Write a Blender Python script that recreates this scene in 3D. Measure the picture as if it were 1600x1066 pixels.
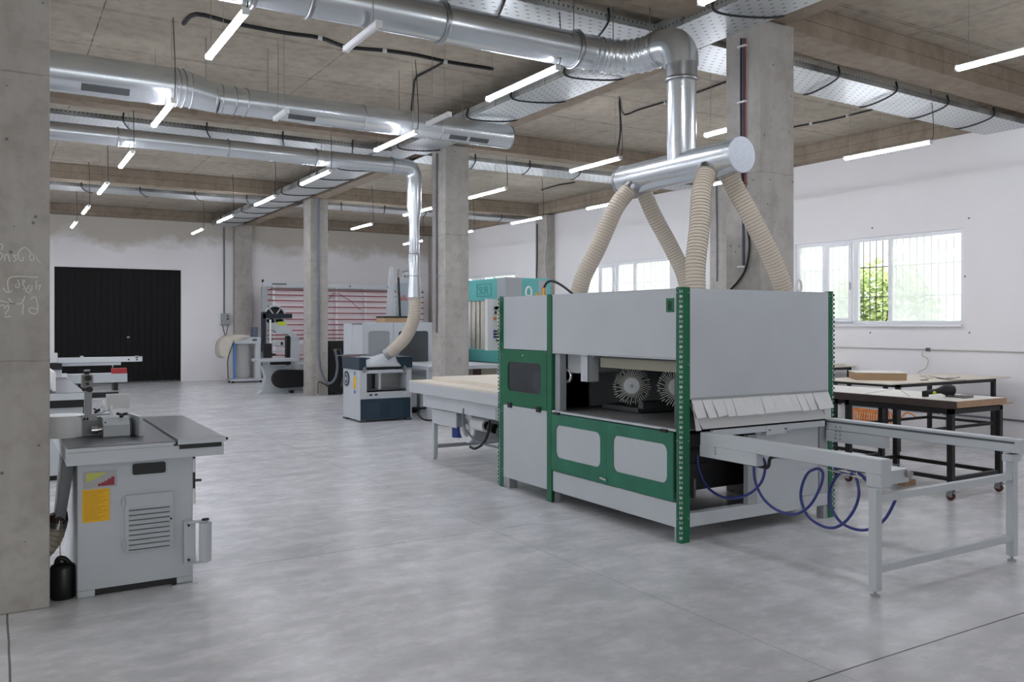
import bpy, bmesh, math, random
from mathutils import Vector, Matrix, Euler

for o in list(bpy.data.objects): bpy.data.objects.remove(o)
SC = bpy.context.scene
COL = SC.collection
R = math.radians

# ------------------------------------------------------------------ camera
F_PX, CAM_H, HOR, YAW = 1336.0, 1.55, 506.0, R(31.2)
cam = bpy.data.cameras.new('camera'); camo = bpy.data.objects.new('camera', cam); COL.objects.link(camo)
camo.location = (0, 0, CAM_H); camo.rotation_euler = (R(90), 0, -YAW)
cam.sensor_width = 36; cam.lens = F_PX/1600*36; cam.shift_y = (HOR-533)/1600
cam.clip_start = .05; cam.clip_end = 300
SC.camera = camo

# ------------------------------------------------------------------ world, exposure
SC.view_settings.view_transform = 'Standard'
SC.view_settings.look = 'None'
SC.view_settings.gamma = 1
SC.view_settings.use_curve_mapping = False
SC.view_settings.exposure = 0.30
W = bpy.data.worlds.new('world'); SC.world = W; W.use_nodes = True
bg = W.node_tree.nodes['Background']
bg.inputs[0].default_value = (.93, .97, 1, 1); bg.inputs[1].default_value = 2.0

# daylight pouring in through the windows (area lights standing in the openings)
def area(name, loc, rot, sx, sy, power, col=(1, 1, 1)):
    l = bpy.data.lights.new(name, 'AREA'); l.shape = 'RECTANGLE'; l.size = sx; l.size_y = sy; l.energy = power; l.color = col
    o = bpy.data.objects.new(name, l); COL.objects.link(o); o.location = loc; o.rotation_euler = rot
    o.visible_camera = True
    return o
DAY = (.93, .97, 1)
for k, yc in enumerate((8.65, 14.87, 21.0)):
    l_ = area('window_portal', (12.02, yc, 2.23), (0, R(90), 0), 1.36, 3.0, 1, DAY); l_.data.cycles.is_portal = True
area('rear_window_daylight', (3.0, -6.9, 2.2), (R(90), 0, 0), 7.0, 2.6, 15, DAY)
area('side_window_daylight', (-6.4, 3.0, 2.2), (0, R(-90), 0), 2.4, 7.0, 60, DAY)
TUBE_EMIT = 58.0

# ------------------------------------------------------------------ helpers: pixel ray -> point on a named real plane
_s, _c = math.sin(YAW), math.cos(YAW)
def _ray(px, py):
    l = (px-800)/F_PX; return (_s+l*_c, _c-l*_s, (HOR-py)/F_PX)
def onX(px, py, X):
    r = _ray(px, py); t = X/r[0]; return (X, r[1]*t, CAM_H+r[2]*t)
def onY(px, py, Y):
    r = _ray(px, py); t = Y/r[1]; return (r[0]*t, Y, CAM_H+r[2]*t)
def onZ(px, py, z):
    r = _ray(px, py); t = (z-CAM_H)/r[2]; return (r[0]*t, r[1]*t, z)

# ------------------------------------------------------------------ materials
def lin(c):
    return tuple(((v/255)/12.92 if v/255 <= .04045 else ((v/255+.055)/1.055)**2.4) for v in c)
MATS = {}
def mat(name, rgb=(200, 200, 200), rough=.5, metal=0, noise=0, nscale=8, bump=0, emit=0, spec=.5, alpha=1):
    if name in MATS: return MATS[name]
    m = bpy.data.materials.new(name); m.use_nodes = True; nt = m.node_tree; b = nt.nodes['Principled BSDF']
    c = lin(rgb)
    b.inputs['Base Color'].default_value = (*c, 1); b.inputs['Roughness'].default_value = rough
    b.inputs['Metallic'].default_value = metal; b.inputs['Specular IOR Level'].default_value = spec
    if emit:
        b.inputs['Emission Color'].default_value = (*c, 1); b.inputs['Emission Strength'].default_value = emit
    if noise or bump:
        tc = nt.nodes.new('ShaderNodeTexCoord'); n = nt.nodes.new('ShaderNodeTexNoise')
        n.inputs['Scale'].default_value = nscale; n.inputs['Detail'].default_value = 6
        nt.links.new(tc.outputs['Object'], n.inputs['Vector'])
        if noise:
            r = nt.nodes.new('ShaderNodeMapRange'); r.inputs[1].default_value = .3; r.inputs[2].default_value = .7
            r.inputs[3].default_value = 1-noise; r.inputs[4].default_value = 1+noise*.6
            mx = nt.nodes.new('ShaderNodeMix'); mx.data_type = 'RGBA'; mx.blend_type = 'MULTIPLY'; mx.inputs[0].default_value = 1
            mx.inputs[6].default_value = (*c, 1)
            nt.links.new(n.outputs['Fac'], r.inputs[0]); nt.links.new(r.outputs[0], mx.inputs[7]); nt.links.new(mx.outputs[2], b.inputs['Base Color'])
        if bump:
            bp = nt.nodes.new('ShaderNodeBump'); bp.inputs['Strength'].default_value = bump; bp.inputs['Distance'].default_value = .01
            nt.links.new(n.outputs['Fac'], bp.inputs['Height']); nt.links.new(bp.outputs[0], b.inputs['Normal'])
    MATS[name] = m; return m

class NT:
    """tiny node helper"""
    def __init__(s, name):
        s.m = bpy.data.materials.new(name); s.m.use_nodes = True; s.t = s.m.node_tree; s.b = s.t.nodes['Principled BSDF']; MATS[name] = s.m
        s.tc = s.t.nodes.new('ShaderNodeTexCoord')
        s.sep = s.t.nodes.new('ShaderNodeSeparateXYZ'); s.L(s.tc.outputs['Object'], s.sep.inputs[0])
        s.x, s.y, s.z = s.sep.outputs
    def L(s, a, b): s.t.links.new(a, b)
    def math(s, op, a, b=None, c=None):
        n = s.t.nodes.new('ShaderNodeMath'); n.operation = op
        for i, v in enumerate((a, b, c)):
            if v is None: continue
            if isinstance(v, (int, float)): n.inputs[i].default_value = v
            else: s.L(v, n.inputs[i])
        return n.outputs[0]
    def noise(s, scale, detail=5, rough=.55, vec=None, stretch=None):
        n = s.t.nodes.new('ShaderNodeTexNoise'); n.inputs['Scale'].default_value = scale; n.inputs['Detail'].default_value = detail; n.inputs['Roughness'].default_value = rough
        src = vec or s.tc.outputs['Object']
        if stretch:
            mp = s.t.nodes.new('ShaderNodeMapping'); mp.inputs['Scale'].default_value = stretch; s.L(src, mp.inputs[0]); src = mp.outputs[0]
        s.L(src, n.inputs['Vector']); return n.outputs['Fac']
    def rng(s, v, a, b, c, d):
        n = s.t.nodes.new('ShaderNodeMapRange'); s.L(v, n.inputs[0])
        for i, q in enumerate((a, b, c, d)): n.inputs[i+1].default_value = q
        return n.outputs[0]
    def mix(s, f, a, b, mode='MIX'):
        n = s.t.nodes.new('ShaderNodeMix'); n.data_type = 'RGBA'; n.blend_type = mode
        for i, v in ((0, f), (6, a), (7, b)):
            if isinstance(v, (int, float)): n.inputs[i].default_value = v
            elif isinstance(v, tuple): n.inputs[i].default_value = (*v, 1)
            else: s.L(v, n.inputs[i])
        return n.outputs[2]
    def voro(s, scale):
        n = s.t.nodes.new('ShaderNodeTexVoronoi'); n.inputs['Scale'].default_value = scale; s.L(s.tc.outputs['Object'], n.inputs['Vector']); return n.outputs['Distance']
    def line(s, coord, period, offset, width):
        """1 on thin lines every period"""
        f = s.math('FRACT', s.math('DIVIDE', s.math('SUBTRACT', coord, offset), period))
        d = s.math('ABSOLUTE', s.math('SUBTRACT', f, .5))
        return s.math('GREATER_THAN', d, .5-width/period/2)
    def bump(s, h, strength, dist=.01):
        b = s.t.nodes.new('ShaderNodeBump'); b.inputs['Strength'].default_value = strength; b.inputs['Distance'].default_value = dist
        s.L(h, b.inputs['Height']); s.L(b.outputs[0], s.b.inputs['Normal'])

def make_floor():
    n = NT('polished concrete floor')
    big = n.noise(.42, 4, .5); mid = n.noise(1.5, 9, .66); fine = n.noise(9, 8, .68); cloud = n.noise(3.2, 10, .7, stretch=(1, 1.6, 1)); sweep = n.noise(.9, 6, .6, stretch=(.8, 2.2, 1))
    c = n.mix(n.rng(big, .35, .65, 0, 1), lin((206, 206, 209)), lin((217, 217, 220)))
    c = n.mix(n.rng(mid, .34, .72, 0, .6), c, lin((226, 226, 229)))
    c = n.mix(n.rng(sweep, .42, .75, 0, .55), c, lin((168, 167, 168)))
    c = n.mix(n.rng(cloud, .42, .70, 0, .55), c, lin((176, 177, 178)))
    c = n.mix(n.rng(cloud, .50, .30, 0, .5), c, lin((236, 236, 238)))
    c = n.mix(n.rng(fine, .35, .75, 0, .34), c, lin((166, 166, 168)))
    wob = n.math('MULTIPLY', n.math('SUBTRACT', mid, .5), .02)
    jx = n.line(n.math('ADD', n.y, wob), 3.08, 2.5, .010); jy = n.line(n.math('ADD', n.x, wob), 3.14, .06, .010)
    near = n.math('LESS_THAN', n.y, 3.6)
    jx = n.math('MULTIPLY', jx, n.math('ADD', n.math('MULTIPLY', near, .5), .4)); left = n.math('LESS_THAN', n.x, 1.0)
    jy = n.math('MULTIPLY', jy, n.math('ADD', n.math('MULTIPLY', left, .6), .25))
    c = n.mix(n.math('MAXIMUM', jx, jy), c, lin((66, 64, 62)))
    n.L(c, n.b.inputs['Base Color'])
    n.b.inputs['Roughness'].default_value = .27; n.b.inputs['Specular IOR Level'].default_value = .6
    n.bump(n.math('ADD', n.math('MULTIPLY', mid, .5), n.math('MULTIPLY', fine, .1)), .08, .02)
    return n.m
def make_concrete(name, c0, c1, c2, board=None, joints=None, pit=.0, rough=.85):
    n = NT(name)
    a = n.noise(1.1, 6, .6); b = n.noise(7, 8, .65); s = n.noise(2, 6, .6, stretch=(3, 3, .35))
    c = n.mix(n.rng(a, .3, .7, 0, 1), lin(c0), lin(c1))
    c = n.mix(n.rng(b, .45, .75, 0, .6), c, lin(c2))
    c = n.mix(n.rng(s, .5, .75, 0, .35), c, lin(c2))
    if board:
        ax, per, off = board
        j = n.line({'x': n.x, 'y': n.y, 'z': n.z}[ax], per, off, .008)
        c = n.mix(n.math('MULTIPLY', j, .5), c, lin((60, 54, 48)))
    if joints:
        for ax, per, off in joints:
            wob = n.math('ADD', {'x': n.x, 'y': n.y, 'z': n.z}[ax], n.math('MULTIPLY', b, .02))
            j = n.line(wob, per, off, .011)
            c = n.mix(n.math('MULTIPLY', n.math('MULTIPLY', j, n.rng(s, .35, .6, .3, 1)), .3 if pit > .05 else .85), c, lin((62, 56, 50)))
    if pit:
        v = n.voro(9); p = n.math('LESS_THAN', v, pit)
        c = n.mix(n.math('MULTIPLY', p, .6), c, lin((60, 56, 52)))
    n.L(c, n.b.inputs['Base Color']); n.b.inputs['Roughness'].default_value = rough; n.b.inputs['Specular IOR Level'].default_value = .2
    n.bump(b, .25, .012); return n.m
def make_galv(name, base=(214, 219, 222)):
    n = NT(name); big = n.noise(2.5, 5, .6); f = n.noise(45, 3, .6); ln = n.noise(6, 3, .5, stretch=(.15, 1, 1))
    c = n.mix(n.rng(big, .3, .7, 0, .45), lin(base), lin((196, 201, 206)))
    c = n.mix(n.rng(f, .35, .65, 0, .12), c, lin((225, 230, 234)))
    n.L(c, n.b.inputs['Base Color']); n.b.inputs['Metallic'].default_value = .82
    n.b.inputs['Roughness'].default_value = .27
    return n.m
def make_perf(name, ax_u, ax_v, base=(200, 204, 206), pu=.11, pv=.075):
    n = NT(name); A = {'x': n.x, 'y': n.y, 'z': n.z}; u, v = A[ax_u], A[ax_v]
    vv = n.math('DIVIDE', v, pv); row = n.math('FLOOR', vv)
    uu = n.math('ADD', n.math('DIVIDE', u, pu), n.math('MULTIPLY', n.math('MODULO', row, 2), .5))
    hu = n.math('LESS_THAN', n.math('ABSOLUTE', n.math('SUBTRACT', n.math('FRACT', uu), .5)), .16)
    hv = n.math('LESS_THAN', n.math('ABSOLUTE', n.math('SUBTRACT', n.math('FRACT', vv), .5)), .10)
    h = n.math('MULTIPLY', hu, hv)
    big = n.noise(1.6, 4)
    c = n.mix(n.rng(big, .35, .65, 0, .7), lin(base), lin((205, 208, 206)))
    c = n.mix(n.math('MULTIPLY', h, .85), c, lin((50, 52, 52)))
    n.L(c, n.b.inputs['Base Color']); n.b.inputs['Metallic'].default_value = .35; n.b.inputs['Roughness'].default_value = .38; return n.m
def make_wall():
    n = NT('white painted plaster'); a = n.noise(.5, 5); b = n.noise(30, 3)
    c = n.mix(n.rng(a, .3, .7, 0, 1), lin((236, 234, 234)), lin((242, 240, 241)))
    n.L(c, n.b.inputs['Base Color']); n.b.inputs['Roughness'].default_value = .75; n.bump(b, .08, .004); return n.m
def make_back_wall():
    n = NT('white plaster with beige upper band'); a = n.noise(.5, 5); b = n.noise(.9, 7, .65, stretch=(1, 1, 1.6)); g = n.noise(30, 3)
    c = n.mix(n.rng(a, .3, .7, 0, 1), lin((240, 238, 239)), lin((246, 244, 245)))
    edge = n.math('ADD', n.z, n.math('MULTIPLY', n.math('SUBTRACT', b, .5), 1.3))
    c = n.mix(n.rng(edge, 3.50, 3.86, 0, 1), c, lin((200, 194, 184)))  # upper wall turns beige along a blotchy edge
    n.L(c, n.b.inputs['Base Color']); n.b.inputs['Roughness'].default_value = .8; n.bump(g, .08, .004); return n.m
def make_window_glass(name, haze):
    m = bpy.data.materials.new(name); m.use_nodes = True; t = m.node_tree; t.nodes.remove(t.nodes['Principled BSDF'])
    o = t.nodes['Material Output']; tr = t.nodes.new('ShaderNodeBsdfTransparent'); tl = t.nodes.new('ShaderNodeBsdfTranslucent'); tl.inputs[0].default_value = (.95, .98, .97, 1)
    gl = t.nodes.new('ShaderNodeBsdfGlossy'); gl.inputs['Roughness'].default_value = .05
    mx = t.nodes.new('ShaderNodeMixShader'); mx.inputs[0].default_value = haze
    t.links.new(tr.outputs[0], mx.inputs[1]); t.links.new(tl.outputs[0], mx.inputs[2])
    m2 = t.nodes.new('ShaderNodeMixShader')
    m2.inputs[0].default_value = .06; t.links.new(mx.outputs[0], m2.inputs[1]); t.links.new(gl.outputs[0], m2.inputs[2])
    t.links.new(m2.outputs[0], o.inputs[0]); MATS[name] = m; return m
def make_sheet(name, rgb, opac, rough=.1):
    """clear plastic / acrylic: tinted see-through sheet"""
    m = bpy.data.materials.new(name); m.use_nodes = True; t = m.node_tree; b = t.nodes['Principled BSDF']
    b.inputs['Base Color'].default_value = (*lin(rgb), 1); b.inputs['Roughness'].default_value = rough; b.inputs['Alpha'].default_value = opac
    MATS[name] = m; return m

FLOOR = make_floor()
CEIL = make_concrete('board marked slab concrete', (166, 157, 143), (182, 173, 158), (138, 128, 114), joints=(('x', 2.42, .9), ('y', 1.24, .3), ('y', 1.24, .34)), pit=.04)
BEAM = make_concrete('beam concrete', (142, 129, 114), (162, 149, 133), (112, 99, 84), board=('z', .145, 4.24), pit=.035)
PILLAR = make_concrete('pillar concrete', (168, 164, 158), (186, 182, 176), (140, 133, 124), joints=(('z', 1.55, 1.36),), pit=.085, rough=.7)
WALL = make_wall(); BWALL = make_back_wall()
GALV = make_galv('galvanised duct steel')
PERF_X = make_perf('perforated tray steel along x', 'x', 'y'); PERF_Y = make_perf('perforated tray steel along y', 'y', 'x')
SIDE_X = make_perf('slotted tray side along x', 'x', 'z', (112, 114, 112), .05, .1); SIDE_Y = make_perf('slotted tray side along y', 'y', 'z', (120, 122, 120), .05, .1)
GREY = mat('light grey machine paint', (190, 195, 199), .38, noise=.03, nscale=3)
GREY2 = mat('mid grey machine paint', (160, 164, 166), .42, noise=.04, nscale=4)
DGREY = mat('dark grey machine paint', (84, 86, 88), .5)
GREEN = mat('green machine enamel', (10, 100, 66), .33, noise=.10, nscale=5)
GREEN2 = mat('dusty green enamel', (34, 112, 86), .5, noise=.22, nscale=6)
TEAL = mat('teal machine paint', (92, 172, 168), .4, noise=.03)
NAVY = mat('dark navy enamel', (30, 52, 68), .35)
BLACK = mat('black matte', (16, 16, 18), .5)
BLACKM = mat('black painted steel', (20, 18, 19), .5, noise=.1)
RUB = mat('black rubber', (22, 22, 24), .6)
STEEL = mat('brushed steel', (170, 172, 174), .3, 1, noise=.06, nscale=40)
CAST = mat('ground cast iron table', (98, 100, 106), .30, .6, noise=.08, nscale=20)
CHROME = mat('chrome', (215, 215, 218), .12, 1)
WHITE = mat('white plastic', (225, 226, 226), .4)
WHITEP = mat('white upvc frame', (242, 243, 246), .3)
ALU = mat('pale aluminium', (196, 200, 204), .35, .4)
BLUEH = mat('blue air hose', (44, 54, 120), .35)
BLUEM = mat('blue motor paint', (32, 62, 140), .4)
REDP = mat('red paint', (170, 40, 44), .45)
DRED = mat('dark red rail', (128, 32, 46), .5)
YELLOW = mat('yellow label', (240, 184, 20), .5)
LIME = mat('lime sticker', (196, 208, 40), .5)
CARD = mat('corrugated cardboard', (176, 146, 112), .8, noise=.06)
PLY = mat('birch plywood face', (224, 215, 200), .55, noise=.05, nscale=6)
PLYE = mat('plywood edge', (172, 140, 112), .7, noise=.15, nscale=30)
WBOARD = mat('white laminated board', (226, 222, 214), .4)
DBOARD = mat('dark brown board edge', (74, 60, 56), .55, noise=.1)
HOSE = mat('cream flexible hose', (210, 201, 187), .55, noise=.04, nscale=10)
HOSER = mat('hose spiral rib', (186, 170, 150), .5)
CLOTH = mat('cream cloth', (206, 200, 186), .85, noise=.08, nscale=9, bump=.4)
CANVAS = mat('white canvas flap', (214, 214, 214), .8)
BRISTLE = mat('bristles', (214, 218, 212), .6)
CABLE = mat('black cable', (26, 26, 28), .5)
CONDUIT = mat('grey corrugated conduit', (112, 116, 126), .5)
WCABLE = mat('white cable', (196, 194, 188), .5)
BRASS = mat('brass', (190, 150, 80), .3, 1)
ORANGE = mat('orange hose', (238, 140, 40), .45)
RUBRED = mat('red rubber wheel', (84, 36, 30), .5)
CHALK = mat('chalk line', (222, 220, 214), .9)
BARK = mat('bark', (90, 74, 58), .9)
GATE = mat('black painted gate steel', (9, 9, 10), .55, spec=.25)
BELT = mat('worn grey conveyor belt', (158, 158, 158), .55, noise=.18, nscale=4)
BEIGE = mat('dusty beige steel', (150, 148, 132), .6)
SMOKE = make_sheet('smoked dusty acrylic', (70, 74, 78), .62, .25)
HAZEP = make_sheet('pale hazy acrylic', (176, 182, 184), .6, .3)
CLEARP = make_sheet('clear plastic bag film', (205, 206, 204), .42, .12)
GLASSH = make_window_glass('hazy window glass', .45); GLASSC = make_window_glass('clear window glass', .04)
TUBE = mat('lit led tube', (240, 244, 255), .4, emit=TUBE_EMIT)
LEAF = mat('pale green leaves', (196, 214, 140), .6, noise=.25, nscale=2)
GRASS = mat('grass ground', (168, 170, 156), .9, noise=.2, nscale=2)

# ------------------------------------------------------------------ mesh builder
class MB:
    def __init__(s): s.v = []; s.f = []; s.sm = []
    def add(s, vs, fs, smooth=False):
        o = len(s.v); s.v += [tuple(p) for p in vs]
        for f in fs: s.f.append([i+o for i in f]); s.sm.append(smooth)
        return s
    def box(s, x0, x1, y0, y1, z0, z1):
        return s.add([(x, y, z) for x in (x0, x1) for y in (y0, y1) for z in (z0, z1)],
                     [(0, 1, 3, 2), (4, 6, 7, 5), (0, 4, 5, 1), (2, 3, 7, 6), (0, 2, 6, 4), (1, 5, 7, 3)])
    def hexa(s, p): # 8 points: bottom loop 4, top loop 4
        return s.add(p, [(0, 1, 2, 3), (4, 5, 6, 7), (0, 1, 5, 4), (1, 2, 6, 5), (2, 3, 7, 6), (3, 0, 4, 7)])
    def bar(s, a, b, w, h, up=(0, 0, 1)):
        a, b = Vector(a), Vector(b); d = (b-a).normalized(); u = Vector(up)
        if abs(d.dot(u)) > .98: u = Vector((0, 1, 0))
        r = d.cross(u).normalized(); u = r.cross(d).normalized(); r *= w/2; u *= h/2
        return s.hexa([a-r-u, a+r-u, a+r+u, a-r+u, b-r-u, b+r-u, b+r+u, b-r+u])
    def cyl(s, a, b, r, r2=None, n=20, caps=True):
        a, b = Vector(a), Vector(b); r2 = r if r2 is None else r2; d = (b-a).normalized()
        u = d.orthogonal().normalized(); w = d.cross(u)
        ra = [a+(u*math.cos(2*math.pi*k/n)+w*math.sin(2*math.pi*k/n))*r for k in range(n)]
        rb = [b+(u*math.cos(2*math.pi*k/n)+w*math.sin(2*math.pi*k/n))*r2 for k in range(n)]
        s.add(ra+rb, [(k, (k+1) % n, n+(k+1) % n, n+k) for k in range(n)], True)
        if caps: s.add(ra, [tuple(range(n))]); s.add(rb, [tuple(range(n))])
        return s
    def tube(s, path, r, n=8, sub=0, caps=True):
        P = [Vector(p) for p in path]
        if sub: P = smooth_path(P, sub)
        rs = r if isinstance(r, list) else None
        if rs and len(rs) != len(P): rs = [rs[min(len(rs)-1, int(i*len(rs)/len(P)))] for i in range(len(P))]
        T = []
        for i in range(len(P)):
            t = (P[min(i+1, len(P)-1)]-P[max(i-1, 0)]); T.append(t.normalized() if t.length > 1e-9 else Vector((0, 0, 1)))
        u = T[0].orthogonal().normalized(); rings = []
        for i, p in enumerate(P):
            u = (u-T[i]*u.dot(T[i])).normalized(); w = T[i].cross(u); q = rs[i] if rs else r
            rings.append([p+(u*math.cos(2*math.pi*k/n)+w*math.sin(2*math.pi*k/n))*q for k in range(n)])
        vs = [v for g in rings for v in g]
        fs = [(i*n+k, i*n+(k+1) % n, (i+1)*n+(k+1) % n, (i+1)*n+k) for i in range(len(P)-1) for k in range(n)]
        s.add(vs, fs, True)
        if caps: s.add(rings[0], [tuple(range(n))]); s.add(rings[-1], [tuple(range(n))])
        return s
    def ring(s, c, axis, R_, r, n=32, m=10, sy=1.0):
        c = Vector(c); d = Vector(axis).normalized(); u = d.orthogonal().normalized(); w = d.cross(u)
        vs = []
        for i in range(n):
            a = 2*math.pi*i/n; e = u*math.cos(a)+w*math.sin(a)
            for k in range(m):
                b = 2*math.pi*k/m; vs.append(c+e*(R_+r*math.cos(b))+d*(r*math.sin(b)*sy))
        return s.add(vs, [(i*m+k, i*m+(k+1) % m, ((i+1) % n)*m+(k+1) % m, ((i+1) % n)*m+k) for i in range(n) for k in range(m)], True)
    def lathe(s, c, axis, prof, n=24):
        c = Vector(c); d = Vector(axis).normalized(); u = d.orthogonal().normalized(); w = d.cross(u); vs = []
        for r, h in prof:
            for k in range(n):
                a = 2*math.pi*k/n; vs.append(c+d*h+(u*math.cos(a)+w*math.sin(a))*max(r, 1e-4))
        return s.add(vs, [(i*n+k, i*n+(k+1) % n, (i+1)*n+(k+1) % n, (i+1)*n+k) for i in range(len(prof)-1) for k in range(n)], True)
    def prism(s, pts, ax, a, b, smooth=False):
        def m(u, v, w): return {'x': (w, u, v), 'y': (u, w, v), 'z': (u, v, w)}[ax]
        n = len(pts)
        A = [m(u, v, a) for u, v in pts]; B = [m(u, v, b) for u, v in pts]
        s.add(A, [tuple(range(n))]); s.add(B, [tuple(range(n))])
        return s.add(A+B, [(k, (k+1) % n, n+(k+1) % n, n+k) for k in range(n)], smooth)
    def frame(s, ax, w0, w1, u0, u1, v0, v1, iu0, iu1, iv0, iv1, rad=.04, n=6):
        """plate w0..w1 thick, u0..u1 by v0..v1, with a rounded rectangular opening"""
        inn = rrect(iu0, iu1, iv0, iv1, rad, n); cu, cv = (iu0+iu1)/2, (iv0+iv1)/2; out = []
        for (u, v) in inn:
            du, dv = u-cu, v-cv
            tu = ((u1 if du > 0 else u0)-cu)/du if abs(du) > 1e-9 else 1e9
            tv = ((v1 if dv > 0 else v0)-cv)/dv if abs(dv) > 1e-9 else 1e9
            t = min(tu, tv); out.append((cu+du*t, cv+dv*t))
        # make sure true corners exist
        for U, V in ((u0, v0), (u1, v0), (u1, v1), (u0, v1)):
            k = min(range(len(out)), key=lambda i: (out[i][0]-U)**2+(out[i][1]-V)**2); out[k] = (U, V)
        def m(u, v, w): return {'x': (w, u, v), 'y': (u, w, v), 'z': (u, v, w)}[ax]
        N = len(inn); vs = [m(*p, w0) for p in inn]+[m(*p, w0) for p in out]+[m(*p, w1) for p in inn]+[m(*p, w1) for p in out]
        fs = []
        for k in range(N):
            j = (k+1) % N
            fs += [(k, j, N+j, N+k), (2*N+k, 2*N+j, 3*N+j, 3*N+k), (k, j, 2*N+j, 2*N+k), (N+k, N+j, 3*N+j, 3*N+k)]
        return s.add(vs, fs)
    def build(s, name, material, parent=None, bevel=0, seg=2, recalc=True):
        me = bpy.data.meshes.new(name); me.from_pydata(s.v, [], s.f)
        me.polygons.foreach_set('use_smooth', s.sm); me.materials.append(material)
        if recalc:
            bm = bmesh.new(); bm.from_mesh(me); bmesh.ops.recalc_face_normals(bm, faces=bm.faces); bm.to_mesh(me); bm.free()
        me.update()
        o = bpy.data.objects.new(name, me); COL.objects.link(o)
        if bevel:
            b = o.modifiers.new('bevel', 'BEVEL'); b.width = bevel; b.segments = seg; b.limit_method = 'ANGLE'; b.angle_limit = R(50)
        if parent:
            o.parent = parent; w = Vector((0, 0, 0)); q = parent
            while q: w += q.location; q = q.parent
            o.location = -w
        return o
def smooth_path(P, sub):
    out = []
    for i in range(len(P)-1):
        p0, p1, p2, p3 = P[max(i-1, 0)], P[i], P[i+1], P[min(i+2, len(P)-1)]
        for k in range(sub):
            t = k/sub; out.append(.5*((2*p1)+(p2-p0)*t+(2*p0-5*p1+4*p2-p3)*t*t+(3*p1-p0-3*p2+p3)*t**3))
    out.append(P[-1]); return out
def rrect(u0, u1, v0, v1, r, n=6):
    pts = []
    for cu, cv, a0 in ((u1-r, v1-r, 0), (u0+r, v1-r, 90), (u0+r, v0+r, 180), (u1-r, v0+r, 270)):
        for k in range(n+1):
            a = R(a0+90*k/n); pts.append((cu+r*math.cos(a), cv+r*math.sin(a)))
    return pts
def thing(name, label, cat, loc=(0, 0, 0), group=None):
    o = bpy.data.objects.new(name, None); COL.objects.link(o); o.location = loc; o.empty_display_size = .1
    o['label'] = label; o['category'] = cat
    if group: o['group'] = group
    return o
def tag(o, label, cat, group=None, kind=None):
    o['label'] = label; o['category'] = cat
    if group: o['group'] = group
    if kind: o['kind'] = kind
    return o
def struct(name, mb, m, parent=None, bevel=0):
    o = mb.build(name, m, parent, bevel)
    if not parent: o['kind'] = 'structure'
    return o
def box(x0, x1, y0, y1, z0, z1): return MB().box(x0, x1, y0, y1, z0, z1)
def text_part(name, txt, size, origin, udir, vdir, material, parent, depth=.002, bold=False):
    cu = bpy.data.curves.new(name, 'FONT'); cu.body = txt; cu.size = size; cu.extrude = depth/2
    if bold: cu.offset = size*.02
    tmp = bpy.data.objects.new(name, cu); COL.objects.link(tmp)
    bpy.context.view_layer.update()
    me = bpy.data.meshes.new_from_object(tmp.evaluated_get(bpy.context.evaluated_depsgraph_get()))
    bpy.data.objects.remove(tmp)
    u, v = Vector(udir).normalized(), Vector(vdir).normalized(); w = u.cross(v)
    M_ = Matrix((u, v, w)).transposed().to_4x4(); M_.translation = Vector(origin)
    me.transform(M_); me.materials.clear(); me.materials.append(material); me.name = name
    o = bpy.data.objects.new(name, me); COL.objects.link(o)
    if parent:
        o.parent = parent; w = Vector((0, 0, 0)); q = parent
        while q: w += q.location; q = q.parent
        o.location = -w
    return o

# ================================================================== ROOM
ZC = 4.55
struct('floor', box(-6.4, 12.1, -6.9, 24.4, -.2, 0), FLOOR)
struct('ceiling', box(-6.4, 12.1, -6.9, 24.4, ZC, ZC+.25), CEIL)
# back wall with gate opening
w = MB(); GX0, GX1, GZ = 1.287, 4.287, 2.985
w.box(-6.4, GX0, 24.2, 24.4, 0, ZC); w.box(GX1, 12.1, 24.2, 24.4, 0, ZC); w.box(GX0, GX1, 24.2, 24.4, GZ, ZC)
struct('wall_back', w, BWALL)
WIN = [(7.14, 10.15), (13.35, 16.38), (19.48, 22.5)]; WZ0, WZ1 = 1.54, 2.92
w = MB(); y = -6.9
for a, b in WIN:
    w.box(11.9, 12.1, y, a, 0, ZC); w.box(11.9, 12.1, a, b, 0, WZ0); w.box(11.9, 12.1, a, b, WZ1, ZC); y = b
w.box(11.9, 12.1, y, 24.2, 0, ZC)
struct('wall_right', w, WALL)
w = MB(); w.box(-6.6, -6.4, -6.9, -.6, 0, ZC); w.box(-6.6, -6.4, 6.6, 24.4, 0, ZC); w.box(-6.6, -6.4, -.6, 6.6, 0, .9); w.box(-6.6, -6.4, -.6, 6.6, 3.4, ZC)
struct('wall_left', w, WALL)
w = MB(); w.box(-6.4, -.6, -7.1, -6.9, 0, ZC); w.box(6.6, 12.1, -7.1, -6.9, 0, ZC); w.box(-.6, 6.6, -7.1, -6.9, 0, .8); w.box(-.6, 6.6, -7.1, -6.9, 3.6, ZC)
struct('wall_front', w, WALL)
struct('ground', box(12.1, 60, -20, 60, -.5, -.3), GRASS)

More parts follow.
